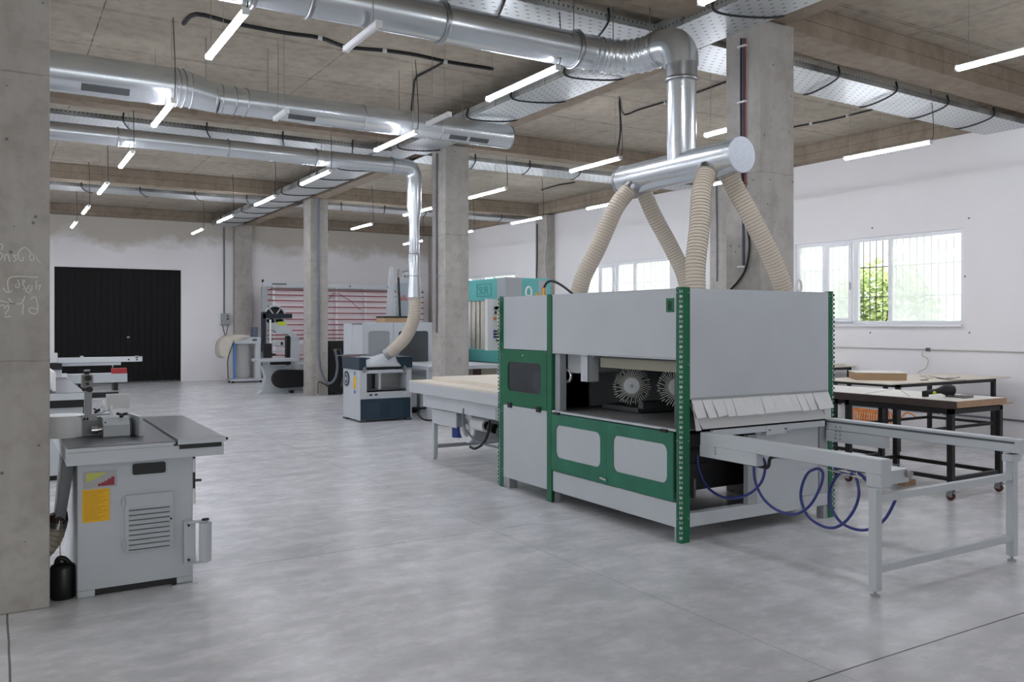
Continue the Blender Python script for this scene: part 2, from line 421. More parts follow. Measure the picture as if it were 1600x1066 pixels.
# beams
def xbeam(y0, y1, zb=4.25, step=True):
    m = MB(); m.box(-6.4, 11.9, y0, y1, zb, ZC)
    if step: m.box(-6.4, 11.9, y1, y1+.24, zb+.045, ZC)
    return struct('ceiling_beam', m, BEAM)
nb = xbeam(5.38, 5.64)
def skew(o):
    for q in [o]+[c for c in bpy.data.objects if c.parent == o]:
        if q.type == 'MESH':
            for v in q.data.vertices: v.co.y += max(0, v.co.x-5.85)*.037
m = MB(); m.box(-6.4, 5.85, 5.38, 5.64, 4.25, ZC); m.box(5.85, 11.9, 5.38, 5.64, 4.25, ZC); m.box(-6.4, 5.85, 5.64, 5.88, 4.295, ZC); m.box(5.85, 11.9, 5.64, 5.88, 4.295, ZC)
bpy.data.objects.remove(nb); nb = struct('ceiling_beam', m, BEAM); skew(nb)
xbeam(11.56, 11.82); xbeam(17.94, 18.2); xbeam(23.9, 24.2, 4.29, False); xbeam(-.8, -.54)
m = MB()
for a, b in ((-6.9, -.8), (-.3, 5.38), (5.88, 11.56), (12.06, 17.94), (18.44, 23.9)): m.box(5.86, 6.14, a, b, 4.26, ZC)
struct('ceiling_beam', m, BEAM)
m = MB()
for a, b in ((-6.9, -.8), (-.3, 5.38), (5.88, 11.56), (12.06, 17.94), (18.44, 23.9)): m.box(11.64, 11.9, a, b, 4.27, ZC)
struct('ceiling_beam', m, BEAM)
# pillars
def pillar(x0, x1, y0, y1, z1=4.25): return struct('concrete_pillar', box(x0, x1, y0, y1, 0, z1), PILLAR, bevel=.008)
left_pillar = pillar(-.19, .26, 5.295, 5.75)
pillar(5.8, 6.23, 5.33, 5.75); pillar(5.8, 6.2, 11.51, 11.97); pillar(5.8, 6.19, 17.92, 18.4)
pillar(5.64, 6.1, 23.95, 24.2, 4.29); pillar(11.65, 11.9, 11.52, 11.97); pillar(11.65, 11.9, 17.6, 18.1); pillar(11.6, 11.9, 23.75, 24.2, 4.26)

# chalk scribbles on the left pillar
def stroke(mb, pts, wdt=.0045):
    P = [Vector(onY(u/8.2, 370+v/8.2, 5.2940)) for u, v in pts]
    P = smooth_path(P, 4) if len(P) > 2 else P
    for a, b in zip(P, P[1:]):
        if (b-a).length > 1e-5: mb.bar(a, b, wdt, .0016, up=(0, 1, 0))
ch = MB()
for l in ([(0, 90), (35, 110), (20, 170)], [(0, 200), (35, 240), (0, 300)], [(60, 310), (65, 240), (100, 235), (125, 320)], [(215, 240), (170, 240), (210, 290), (170, 320)],
          [(300, 260), (290, 310), (245, 290), (235, 210), (300, 140), (360, 160), (400, 210)], [(440, 230), (390, 230), (385, 290), (430, 300), (440, 220), (480, 290), (520, 330)],
          [(490, 520), (130, 520), (110, 700)], [(35, 650), (95, 715), (155, 690)], [(215, 600), (200, 640), (240, 650), (245, 600), (225, 550)], [(275, 560), (320, 560), (290, 600), (320, 650), (300, 670)],
          [(380, 620), (330, 690), (370, 715), (400, 680), (370, 670)], [(410, 620), (410, 690)], [(465, 560), (460, 680)], [(490, 690), (520, 620), (480, 640)],
          [(0, 820), (170, 860)], [(105, 790), (170, 860), (120, 850)], [(320, 760), (280, 850), (210, 860)], [(300, 860), (290, 1000)], [(395, 800), (450, 770), (480, 860), (480, 960), (430, 990), (370, 950), (400, 910), (485, 930)],
          [(0, 890), (50, 870), (60, 920), (100, 870), (110, 930), (60, 990)], [(60, 1030), (140, 1020)]):
    stroke(ch, l)
ch.build('chalk_writing', CHALK, left_pillar)

# ------------------------------------------------------------------ windows
def window(n, Y0, Y1, near=True):
    fx0, fx1 = 11.93, 11.99
    L_ = Y1-Y0
    def Y(t): return Y1-(Y1-Y0)*t                         # t from the far end to the near end
    f = MB(); t_ = .055
    f.box(fx0, fx1, Y0, Y1, WZ0, WZ0+t_); f.box(fx0, fx1, Y0, Y1, WZ1-t_, WZ1)
    f.box(fx0, fx1, Y0, Y0+t_, WZ0+t_, WZ1-t_); f.box(fx0, fx1, Y1-t_, Y1, WZ0+t_, WZ1-t_)
    cuts = [.19, .395, .60]
    for c in cuts:
        wd = .09 if c == .395 else .06
        f.box(fx0, fx1, Y(c)-wd/2, Y(c)+wd/2, WZ0+t_, WZ1-t_)
    root = struct('window_%d' % n, f, WHITEP, bevel=.004)
    MB().box(11.84, 11.93, Y0-.0, Y1+.0, WZ0-.035, WZ0).build('window_sill', WHITEP, root, .004)
    # panes
    edges = [0]+cuts+[1]
    for i in range(4):
        a, b = Y(edges[i+1])+.03, Y(edges[i])-.03
        clear = (i == 2 and near)
        if clear: continue
        MB().box(11.955, 11.963, a, b, WZ0+t_, WZ1-t_).build('pane', GLASSH, root)
    # opened sash, swung a little into the room
    a, b = Y(.38), Y(.21)
    s = MB(); s.frame('x', 11.885, 11.925, a, b, WZ0+.04, WZ1-.04, a+.06, b-.06, WZ0+.10, WZ1-.10, .004, 1)
    so = s.build('sash', WHITEP, root, .004)
    MB().box(11.872, 11.884, a+.012, a+.03, 2.1, 2.22).build('handle', STEEL, so)
    g = MB(); y = Y0+.05
    while y < Y1: g.cyl((12.13, y, WZ0-.0), (12.13, y, WZ1), .008, n=6); y += .118
    for z in (1.98, 2.46): g.box(12.123, 12.137, Y0, Y1, z-.008, z+.008)
    g.build('window_bars', DGREY, root)
    return root
for i, (a, b) in enumerate(WIN): window(i+1, a, b, i == 0)

# gate
g = MB(); x = GX0+.03
g.box(GX0, GX1, 24.28, 24.32, 0, GZ)
k = 0
while x < GX1-.05:
    g.box(x, x+.09, 24.262, 24.28, .03, GZ-.02); x += .15
gate = struct('door_1', g, GATE, bevel=.003)
MB().box(2.98, 3.72, 24.235, 24.262, 2.13, 2.17).build('hinge_bar', GATE, gate)
MB().box(2.96, 3.02, 24.235, 24.262, 1.18, 1.22).build('handle', STEEL, gate)
MB().box(GX0+.02, GX1-.02, 24.262, 24.275, .0, .05).build('threshold', DGREY, gate)

# trees beyond the windows
def bush(x, y, rx, rz, cz, n, label, seed):
    rnd = random.Random(seed); t = thing('tree', label, 'tree', (x, y, -.3), 'trees outside the windows')
    m = MB()
    for i in range(n):
        a = rnd.uniform(0, 6.28); e = math.asin(rnd.uniform(-1, 1)); rr = rnd.uniform(.55, 1)**.5*(1+.25*math.sin(3*a+seed)*math.cos(2*e))
        c = Vector((x+rx*.8*rr*math.cos(e)*math.cos(a), y+rx*rr*math.cos(e)*math.sin(a), cz+rz*rr*math.sin(e)))
        if rnd.random() < .35*max(0, math.sin(e)+.2): continue
        u = Vector((rnd.uniform(-1, 1), rnd.uniform(-1, 1), rnd.uniform(-1, 1))).normalized(); v = u.orthogonal().normalized(); q = rnd.uniform(.05, .13)
        m.add([c-u*q, c+v*q*.5, c+u*q, c-v*q*.5], [(0, 1, 2, 3)])
    m.build('foliage', LEAF, t, recalc=False)
    s = MB(); s.tube([(x, y, -.3), (x+.1, y, cz*.5), (x, y+.1, cz+rz*.5)], [.12, .09, .05], 8)
    for k in range(5):
        a = k*1.3; s.tube([(x, y, cz*.6), (x+rx*.5*math.cos(a), y+rx*.6*math.sin(a), cz+rz*.3)], [.05, .02], 6)
    s.build('trunk', BARK, t)
bush(18.5, 13.2, 1.5, 1.5, 1.5, 9000, 'pale green leafy tree seen through the open pane of the nearest window', 1)
bush(22.5, 10.6, 2.4, 1.2, 1.3, 3500, 'low pale bush behind the hazy right pane of the nearest window', 2)
bush(24.5, 20.4, 1.9, 1.0, 1.0, 2500, 'pale tree behind the leftmost pane of the nearest window', 3)

# ------------------------------------------------------------------ led tubes
def led_tube(x, y0, y1, label, z=3.72, lit=True, wire=True, grp='lit led tubes hanging in rows from the ceiling', droop=True):
    t = thing('tube_light', label, 'light', (x, (y0+y1)/2, z), grp)
    MB().box(x-.022, x+.022, y0, y1, z+.012, z+.034).build('housing', WHITE, t, .003)
    m = MB(); pr = [(x+.030*math.cos(a), z+.012+.026*math.sin(a)) for a in [math.pi+math.pi*k/8 for k in range(9)]]
    m.prism([(u, v) for u, v in pr], 'y', y0+.006, y1-.006, True)
    m.build('diffuser', TUBE if lit else WHITE, t)
    w_ = MB()
    wy = (y0+.68, y1-.08) if 5.9 < y0 < 6.2 else (12.15, y1-.04) if 11.7 < y0 < 12 else (y0+.1, y0+.8) if 17.4 < y0 < 17.7 else (y0+.1, y1-.1)
    for yy in wy: w_.cyl((x, yy, z+.03), (x, yy, ZC), .0022, n=5, caps=False)
    w_.build('hanging_wire', STEEL, t)
    if droop:
        MB().tube([(x, y0+.02, z+.02), (x+.01, y0-.03, z+.08), (x+.01, y0-.02, z+.4), (x, y0+.02, ZC)], .0045, 6, sub=5).build('power_cable', CABLE, t)
    for yy in (y0, y1): MB().box(x-.026, x+.026, yy-.012, yy+.006, z-.014, z+.036).build('end_cap', WHITE, t)
    return t
ordn = ['nearest', 'second', 'third', 'fourth', 'fifth', 'sixth', 'farthest']
rows = [(1.50, [(6.06, 7.26), (8.87, 10.07), (11.76, 12.96), (14.60, 15.80), (17.6, 18.8), (20.45, 21.65)], 'leftmost row'),
        (4.10, [(3.1, 4.3), (6.02, 7.22), (8.87, 10.07), (11.78, 13.1), (14.6, 15.85), (17.6, 18.9), (20.45, 21.65)], 'row just left of the perforated tray'),
        (7.04, [(3.08, 4.28), (6.1, 7.3), (8.88, 10.0), (11.82, 13.05), (14.5, 15.8), (17.5, 18.72), (20.4, 21.6)], 'row just right of the pillars'),
        (9.60, [(6.17, 7.37), (9.0, 10.2), (11.9, 13.1), (14.65, 15.85), (17.6, 18.8), (20.35, 21.55)], 'row closest to the windowed wall')]
for x, ys, desc in rows:
    for i, (a, b) in enumerate(ys):
        o_ = 'farthest' if i == len(ys)-1 else ordn[i]
        led_tube(x, a, b, '%s lit tube from the camera in the %s' % (o_, desc))
for x, ys in ((-1.5, (6.06, 8.87, 11.76, 14.6, 17.6, 20.45)), (-4.1, (6.06, 8.87, 11.76, 14.6, 17.6, 20.45)), (7.04, (.2,)), (9.6, (.2, 3.1))):  # unseen tubes, added left of and behind the view to brighten the hall
    for i, a in enumerate(ys): led_tube(x, a, a+1.2, '%s added lit tube of the %s, unseen' % (ordn[i], {-1.5: 'row beyond the left pillar', -4.1: 'leftmost hidden row', 7.04: 'row right of the pillars, behind the viewer', 9.6: 'row along the windows, behind the viewer'}[x]), grp='added lit tubes outside the picture')
led_tube(2.39, 5.82, 6.49, 'short unlit white tube under the big round duct', lit=False, droop=False, grp='unlit short tubes')
led_tube(2.56, 8.68, 9.09, 'shortest unlit white tube, beside the slot in the middle duct', lit=False, droop=False, grp='unlit short tubes')
led_tube(4.05, 7.95, 8.45, 'unlit white tube under the closed end of the middle duct', lit=False, droop=False, grp='unlit short tubes')

# ------------------------------------------------------------------ cable trays
def tray_x(y0, x0, x1, label, wd=.64, z=4.20):
    M0 = len(bpy.data.objects); t = thing('cable_tray', label, 'cable tray', (x0, y0, z), 'perforated cable trays below the ceiling')
    box(x0, x1, y0, y0+wd, z, z+.004).build('tray_floor', PERF_X, t)
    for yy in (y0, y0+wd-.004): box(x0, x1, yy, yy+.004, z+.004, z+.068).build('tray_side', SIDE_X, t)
    x = math.ceil(x0/1.05)*1.05+.4
    while x < x1-.3:
        MB().tube([(x, y0-.004, z+.11), (x, y0-.006, z-.004), (x+.12, y0+wd*.5, z-.035), (x+.25, y0+wd+.004, z-.004), (x+.25, y0+wd+.006, z+.1)], .011, 6, sub=4).build('cable_strap', CABLE, t)
        r_ = MB(); r_.cyl((x, y0-.008, z), (x, y0-.008, ZC), .005, n=6); r_.build('hanger_rod', STEEL, t)
        x += 1.05
    bpy.context.view_layer.update(); return t
nt_ = tray_x(5.97, 5.80+.02, 11.89, 'perforated steel tray running right from the nearest pillar to the windowed wall'); skew(nt_)
tray_x(5.97, -.5, 5.20, 'perforated steel tray above the big duct, left of the nearest pillar')
tray_x(12.22, 5.82, 11.62, 'perforated steel tray running right from the second pillar to the windowed wall')
tray_x(12.22, -.5, 5.05, 'perforated steel tray crossing behind the middle duct, left of the second pillar')
tray_x(18.5, 5.82, 11.62, 'perforated steel tray running right from the farthest free pillar')
tray_x(18.5, -.5, 4.98, 'perforated steel tray left of the farthest free pillar, over the black gate')
def tray_y(x0, x1, y0, y1, label, z=4.2):
    t = thing('cable_tray', label, 'cable tray', (x0, y0, z), 'perforated cable trays below the ceiling')
    box(x0, x1, y0, y1, z, z+.004).build('tray_floor', PERF_Y, t)
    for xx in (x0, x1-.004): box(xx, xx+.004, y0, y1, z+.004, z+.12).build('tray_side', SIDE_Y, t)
    y = y0+.7
    while y < y1-.2:
        MB().tube([(x0-.004, y, z+.12), (x0-.006, y, z-.004), ((x0+x1)/2, y-.1, z-.03), (x1+.004, y-.22, z-.004), (x1+.006, y-.22, z+.1)], .011, 6, sub=4).build('cable_strap', CABLE, t)
        MB().cyl((x0-.008, y+.4, z), (x0-.008, y+.4, ZC), .005, n=6).build('hanger_rod', STEEL, t)
        y += 1.1
tray_y(5.22, 5.80, -2.0, 12.2, 'wide perforated steel tray running into the depth beside the two nearest pillars')
tray_y(5.02, 5.62, 12.2, 23.88, 'far stretch of perforated steel tray reaching the back wall')

# ------------------------------------------------------------------ ducts
BD_Y, BD_Z, BD_R = 6.07, 3.93, .148
t = BIGD = thing('ventilation_duct', 'largest round steel duct, bending down into the pipe above the sanding machine', 'duct', (0, BD_Y, BD_Z))
MB().cyl((-.9, BD_Y, BD_Z), (4.45, BD_Y, BD_Z), BD_R, n=36).build('duct_tube', GALV, t)
for x in (1.55, 1.95, 3.02, 4.30):
    m = MB(); m.ring((x, BD_Y, BD_Z), (1, 0, 0), BD_R+.012, .012, 36, 8, 1.6); m.build('flange', STEEL, t)
PX_, PY_ = 4.95, 5.42
pth = smooth_path([Vector(p) for p in ((4.45, BD_Y, BD_Z), (4.62, BD_Y-.01, BD_Z), (4.78, BD_Y-.12, BD_Z-.02), (4.88, BD_Y-.28, BD_Z-.02), (4.92, BD_Y-.42, BD_Z))], 9)
rr_ = [BD_R*(1+.05*math.sin(i*1.9)) for i in range(len(pth))]
m = MB(); m.tube(pth, rr_, 28); m.build('flexible_bend', GALV, t)
pe = [Vector(p) for p in ((4.92, BD_Y-.40, BD_Z), (4.94, BD_Y-.55, BD_Z-.01), (PX_, PY_+.02, BD_Z-.09), (PX_, PY_, 3.72))]
m = MB(); m.tube(smooth_path(pe, 4), .145, 28); m.build('elbow', GALV, t)
m = MB(); m.ring((4.925, BD_Y-.42, BD_Z), (.1, -1, 0), .15, .012, 32, 8); m.build('flange', STEEL, t)
m = MB(); m.cyl((PX_, PY_, 3.80), (PX_, PY_, 3.58), .132, n=32); m.ring((PX_, PY_, 3.60), (0, 0, 1), .134, .010, 32, 8, 1.8); m.build('collar', STEEL, t)
MB().cyl((PX_, PY_, 3.60), (PX_, PY_, 2.90), .124, n=32).build('down_pipe', GALV, t)
m = MB(); m.cyl((4.95, 4.75, 2.86), (4.95, 6.18, 2.86), .135, n=40); m.build('manifold', GALV, t)
m = MB(); m.cyl((4.95, 4.735, 2.86), (4.95, 4.75, 2.86), .140, n=40); m.build('end_disc', mat('galvanised disc', (196, 202, 210), .45, .5, noise=.12, nscale=60), t, .003)
m = MB(); m.cyl((4.95, 6.175, 2.86), (4.95, 6.20, 2.86), .140, n=40); m.build('end_disc', STEEL, t)
rods = MB()
for x, y, z in ((4.86, 5.72, 4.0), (4.62, 5.925, 3.95), (1.2, 5.925, 3.93), (3.0, 5.925, 3.93), (4.2, 5.925, 3.93)): rods.cyl((x, y, z), (x, y, ZC), .005, n=6)
rods.build('hanger_rod', STEEL, t)

D2Y, D2Z = 9.35, 3.93
t = thing('ventilation_duct', 'middle round steel duct with a taper and a closed right end', 'duct', (0, D2Y, D2Z))
m = MB(); m.cyl((-.9, D2Y, D2Z+.06), (1.55, D2Y, D2Z+.06), .195, n=32); m.build('wide_tube', GALV, t)
m = MB(); m.cyl((1.55, D2Y, D2Z+.06), (1.68, D2Y, D2Z+.06), .195, .19, n=32); m.cyl((1.68, D2Y, D2Z+.06), (2.02, D2Y, D2Z), .19, .15, n=32); m.build('taper', GALV, t)
MB().cyl((2.02, D2Y, D2Z), (5.60, D2Y, D2Z), .148, n=32).build('narrow_tube', GALV, t)
for x, r_, dz in ((1.56, .198, .06), (1.60, .198, .06), (1.66, .196, .06), (1.74, .186, .05), (2.0, .155, 0), (2.06, .152, 0), (2.18, .152, 0), (2.30, .152, 0), (3.62, .150, 0), (4.62, .150, 0)):
    MB().ring((x, D2Y, D2Z+dz), (1, .12*math.sin(x*9), 0), r_, .004, 32, 6).build('tie_wire', STEEL, t)
MB().cyl((5.60, D2Y, D2Z), (5.615, D2Y, D2Z), .152, n=32).build('end_cap', STEEL, t)
def slot(x0, x1, r_, dz=0):
    m = MB(); vs = []; a0, a1 = R(-66), R(-40)
    for x in (x0, x1):
        for k in range(5):
            a = R(180)-(a0+(a1-a0)*k/4)*-1; a = R(180+38+24*k/4); vs.append((x, D2Y+(r_+.002)*math.cos(a), D2Z+dz+(r_+.002)*math.sin(a)))
    m.add(vs, [(k, k+1, 6+k, 5+k) for k in range(4)]); m.build('air_slot', DGREY, t)
slot(.72, 1.15, .195, .06); slot(2.75, 3.05, .148); slot(4.72, 4.96, .148); slot(5.0, 5.26, .148)
m = MB()
for x in (1.9, 2.55, 4.1, 4.95): m.cyl((x, D2Y, D2Z+.15), (x, D2Y, ZC), .004, n=6)
m.build('hanger_rod', STEEL, t)

D3Y, D3Z = 11.98, 3.94
t = thing('ventilation_duct', 'thinnest and farthest round steel duct, dropping to the planer', 'duct', (0, D3Y, D3Z))
MB().cyl((-.9, D3Y, D3Z), (5.30, D3Y, D3Z), .115, n=28).build('duct_tube', GALV, t)
for x in (1.35, 2.72, 3.95, 5.12):
    MB().ring((x, D3Y, D3Z), (1, 0, 0), .122, .009, 28, 6).build('flange', STEEL, t)
pe = smooth_path([Vector(p) for p in ((5.28, D3Y, D3Z), (5.42, D3Y, D3Z-.01), (5.50, D3Y, D3Z-.09), (5.505, D3Y, D3Z-.25))], 3)
MB().tube(pe, .118, 24).build('elbow', GALV, t)
m = MB(); X3 = 5.505
m.lathe((X3, D3Y, 0), (0, 0, 1), [(.112, 3.72), (.112, 3.34), (.078, 3.12), (.078, 2.62), (.088, 2.60), (.088, 2.30)])
m.build('reducer', GALV, t)
m = MB(); m.lathe((X3, D3Y, 0), (0, 0, 1), [(.080, 2.62), (.086, 2.28), (.11, 1.95)]); m.build('drop_pipe', GALV, t)
for z in (3.52, 3.30, 2.62): MB().ring((X3, D3Y, z), (0, 0, 1), .10 if z > 3 else .086, .006, 24, 6).build('flange', STEEL, t)
m = MB(); m.cyl((X3-.1, D3Y-.02, 2.28), (5.86, D3Y-.49, 2.275), .005, n=6); m.ring((X3, D3Y, 2.28), (0, 0, 1), .098, .006, 24, 6); m.build('wall_bracket', STEEL, t)

# ribbed flexible hoses ------------------------------------------------
def ribbed(name, path, r, label, grp=None, pitch=.026, parent=None, sub=10):
    P = smooth_path([Vector(p) for p in path], sub)
    # resample evenly
    L_ = [0]
    for a, b in zip(P, P[1:]): L_.append(L_[-1]+(b-a).length)
    n = int(L_[-1]/(pitch/4)); Q = []; j = 0
    for i in range(n+1):
        d = L_[-1]*i/n
        while j < len(L_)-2 and L_[j+1] < d: j += 1
        Q.append(P[j].lerp(P[j+1], (d-L_[j])/max(1e-9, L_[j+1]-L_[j])))
    rs = [r*(1+(.025 if i % 4 in (0, 1) else -.02)) for i in range(len(Q))]
    rt = thing(name, label, 'hose', path[0], grp)
    m = MB(); m.tube(Q, rs, 20); m.build('hose_wall', HOSE, rt)
    m = MB()
    for i in range(2, len(Q)-2, 4):
        m.ring(Q[i], Q[i+1]-Q[i-1], r*1.012, .0035, 20, 5)
    m.build('spiral_wire', HOSER, rt)
    m = MB(); d = (Q[1]-Q[0]).normalized(); m.cyl(Q[0]-d*.02, Q[0]+d*.03, r*1.08, n=24); m.build('clamp', STEEL, rt)
    return rt
TOPZ = 1.80
ribbed('dust_hose', [(4.86, 5.98, 2.76), (4.72, 6.02, 2.58), (4.60, 6.10, 2.25), (4.52, 6.22, 1.98), (4.50, 6.28, TOPZ)], .074, 'leftmost cream ribbed dust hose rising from the machine top', 'cream hoses between machine and manifold')
ribbed('dust_hose', [(5.04, 6.02, 2.76), (5.12, 5.98, 2.55), (5.30, 5.94, 2.25), (5.42, 5.9, 2.0), (5.45, 5.88, TOPZ)], .070, 'inner thinner looking cream hose slanting down right from the far end of the manifold', 'cream hoses between machine and manifold')
ribbed('dust_hose', [(4.86, 5.02, 2.77), (4.74, 4.96, 2.58), (4.66, 4.9, 2.3), (4.58, 4.86, 2.0), (4.56, 4.84, TOPZ)], .076, 'nearest cream hose, slanting down left to the front edge beside the green corner post', 'cream hoses between machine and manifold')
ribbed('dust_hose', [(5.03, 4.98, 2.77), (5.10, 4.94, 2.62), (5.22, 4.86, 2.35), (5.38, 4.8, 2.03), (5.48, 4.78, TOPZ)], .074, 'rightmost cream hose slanting down right beside the nearest pillar', 'cream hoses between machine and manifold')
for n_, v in enumerate(((4.86, 5.98), (5.04, 6.02), (4.86, 5.02), (5.03, 4.98))): pass
ribbed('dust_hose', [(X3, D3Y, 1.98), onY(648, 488, 12.02), onY(642, 512, 12.15), onY(630, 532, 12.36), onY(612, 549, 12.68)], .094, 'long cream hose curving from the thin drop pipe down to the planer hood', pitch=.04)

# ================================================================== BRUSH SANDING MACHINE (green and grey)
X0, X1, Y0, Y1, ZT = 4.133, 5.755, 4.53, 7.06, 1.80
t = thing('sanding_machine', 'big light grey sanding machine with green corner posts and green window doors', 'machine', ((X0+X1)/2, (Y0+Y1)/2, 0))
SM = t
def pp(name, mb, m, bevel=.0, parent=None): return mb.build(name, m, parent or SM, bevel)
# corner posts (L sections with a punched edge)
def post(cx_, cy_, sx, sy, ex=.085, ey=.05):
    m = MB(); th = .006
    xa, xb = sorted((cx_, cx_+sx*ex)); ya, yb = sorted((cy_, cy_+sy*th)); m.box(xa, xb, ya, yb, 0, ZT+.01)
    xa, xb = sorted((cx_, cx_+sx*th)); ya, yb = sorted((cy_+sy*th, cy_+sy*ey)); m.box(xa, xb, ya, yb, 0, ZT+.01)
    p = pp('corner_post', m, GREEN, .002)
    e = MB(); z = .03; k = 0
    while z < ZT-.03:
        if k % 2 == 0:
            e.box(cx_-sx*.003, cx_+sx*.012, cy_-sy*.003, cy_+sy*.012, z, z+.018) if sx*sy > 0 else e.box(min(cx_-sx*.003, cx_+sx*.012), max(cx_-sx*.003, cx_+sx*.012), min(cy_-sy*.003, cy_+sy*.012), max(cy_-sy*.003, cy_+sy*.012), z, z+.018)
        else:
            c = Vector((cx_+sx*.003, cy_+sy*.003, z+.009))
            for dz in (-.008, .008): e.bar(c+Vector((sx*.010, -sy*.006, dz)), c+Vector((-sx*.006, sy*.010, -dz)), .007, .006)
        z += .0355; k += 1
    e.build('punched_edge', GREY, p)
    b = MB()
    for z in (.17, .72, 1.26, 1.77):
        b.cyl((cx_+sx*ex*.8, cy_, z), (cx_+sx*ex*.8, cy_-sy*.004, z), .005, n=8); b.cyl((cx_, cy_+sy*ey*.8, z), (cx_-sx*.004, cy_+sy*ey*.8, z), .005, n=8)
    b.build('screws', STEEL, p)
post(X0, Y0, 1, 1); post(X1, Y0, -1, 1, .055, .08); post(X0, Y1, 1, -1, .04, .075); post(X1, Y1, -1, -1)
# teeth silhouettes on the far posts
for (cx_, cy_, dx) in ((X1, Y0, 1), (X0, Y1, -1)):
    e = MB(); z = .03
    while z < ZT-.03: e.box(min(cx_, cx_+dx*.010), max(cx_, cx_+dx*.010), cy_-.006, cy_+.006, z, z+.018); z += .0355
    pp('post_teeth', e, GREEN)
# frame and feet
m = MB()
m.box(X0+.01, X0+.10, Y0+.06, 6.16, .10, .275); m.box(X0+.09, X1-.06, Y0+.005, Y0+.08, .104, .20)
m.box(X1-.08, X1-.01, Y0+.08, Y1-.08, .10, .20); m.box(X0+.09, X1-.08, Y1-.09, Y1-.02, .10, .20)
pp('base_frame', m, GREY, .004)
for x, y in ((X0+.012, Y0+.012), (X0+.012, 6.16), (X0+.012, Y1-.17), (X1-.10, Y0+.012), (X1-.10, Y1-.1)):
    pp('foot', MB().box(x, x+.085, y, y+.07, 0, .10), GREY2, .002)
# side nearest the camera: hood panel, mid post, upper and lower left panels
pp('hood_panel', MB().box(X0+.004, X0+.02, Y0+.055, 6.158, 1.305, ZT), GREY, .003)
pp('hood_lip', MB().box(X0+.002, X0+.03, Y0+.055, 6.158, 1.293, 1.304), GREY, .002)
pp('mid_post', MB().box(X0-.004, X0+.03, 6.160, 6.232, 0, ZT+.006), GREEN, .002)
pp('upper_panel', MB().box(X0+.004, X0+.02, 6.234, 6.985, 1.312, ZT), GREY, .003)
m = MB(); m.frame('x', X0-.004, X0+.014, 6.236, 6.984, .79, 1.308, 6.325, 6.896, .922, 1.196, .055)
wd = pp('window_door', m, GREEN, .002)
MB().box(X0+.004, X0+.008, 6.30, 6.92, .90, 1.22).build('pane', SMOKE, wd)
MB().cyl((X0-.004, 6.61, 1.262), (X0-.014, 6.61, 1.262), .010, n=12).build('lock', CHROME, wd)
for y in (6.36, 6.85):
    h = MB(); h.box(X0-.018, X0-.003, y-.03, y+.03, .765, .815); h.build('hinge', BLACK, wd, .004)
pp('lower_panel', MB().box(X0+.002, X0+.018, 6.236, 6.985, .10, .785), GREY, .003)
m = MB(); m.box(X0+.03, X0+.10, 6.08, 6.155, .80, 1.29); pp('inner_post', m, GREY2, .003)
# inside of the left compartment, seen through the dusty pane
m = MB(); m.box(X0+.25, X0+.5, 6.3, 6.95, .8, 1.3); pp('inner_housing', m, DGREY)
m = MB(); m.cyl((X0+.08, 6.5, 1.02), (X0+.25, 6.5, 1.02), .10, n=20); pp('inner_motor', m, GREY2)
# shelf, belt, deck
m = MB(); m.box(X0+.002, X0+.05, Y0+.055, 6.16, .782, .80); pp('belt_edge', m, GREY, .002)
m = MB(); m.box(X0+.05, X1-.02, Y0+.1, Y1-.03, .775, .790); pp('conveyor_belt', m, BELT)
m = MB(); m.box(X0+.02, X1-.02, 6.30, 6.32, .80, 1.32); m.box(X1-.02, X1-.004, Y0+.06, Y1-.05, .2, ZT); m.box(X0+.02, X1-.02, Y1-.02, Y1-.004, .2, ZT-.01)
pp('rear_plates', m, GREY2)
m = MB(); m.box(X0, X1, Y0+.02, Y1-.0, ZT-.006, ZT+.002); pp('top_sheet', m, GREY, .002)
m = MB(); m.box(X0+.12, X0+1.4, Y0+.25, 6.0, .3, .72); pp('belt_drive_housing', m, BLACK)
# inside the opening
m = MB(); m.box(X0+.10, X1-.1, 4.62, 5.60, 1.195, 1.275); pp('brush_canopy', m, BEIGE, .004)
m = MB(); m.box(X0+.10, X1-.1, 4.62, 5.55, 1.275, 1.5); pp('upper_works', m, DGREY)
m = MB(); m.prism([(5.68, 1.30), (6.06, 1.30), (6.06, 1.13), (5.9, 1.13), (5.75, 1.16)], 'x', X0+.10, X1-.4); pp('motor_cover', m, GREY2, .004)
m = MB(); m.box(X0+.05, X0+.056, 5.70, 5.80, 1.07, 1.31); m.box(X0+.05, X0+.16, 5.70, 5.706, 1.07, 1.31); pp('guard_strip', m, GREY, .001)
m = MB(); m.ring((X0+.1, 6.06, 1.10), (1, 0, 0), .05, .014, 20, 8); pp('guide_wheel', m, CHROME)
m = MB(); m.box(X0+.35, X1-.2, 5.36, 5.42, .86, .92); m.box(X0+.5, X1-.2, 5.6, 6.1, .80, .84); pp('pressure_bar', m, DGREY, .003)
m = MB(); m.box(X0+.02, X0+.1, 4.60, 4.62, .82, 1.2); pp('side_bracket', m, DGREY)
rnd = random.Random(4)
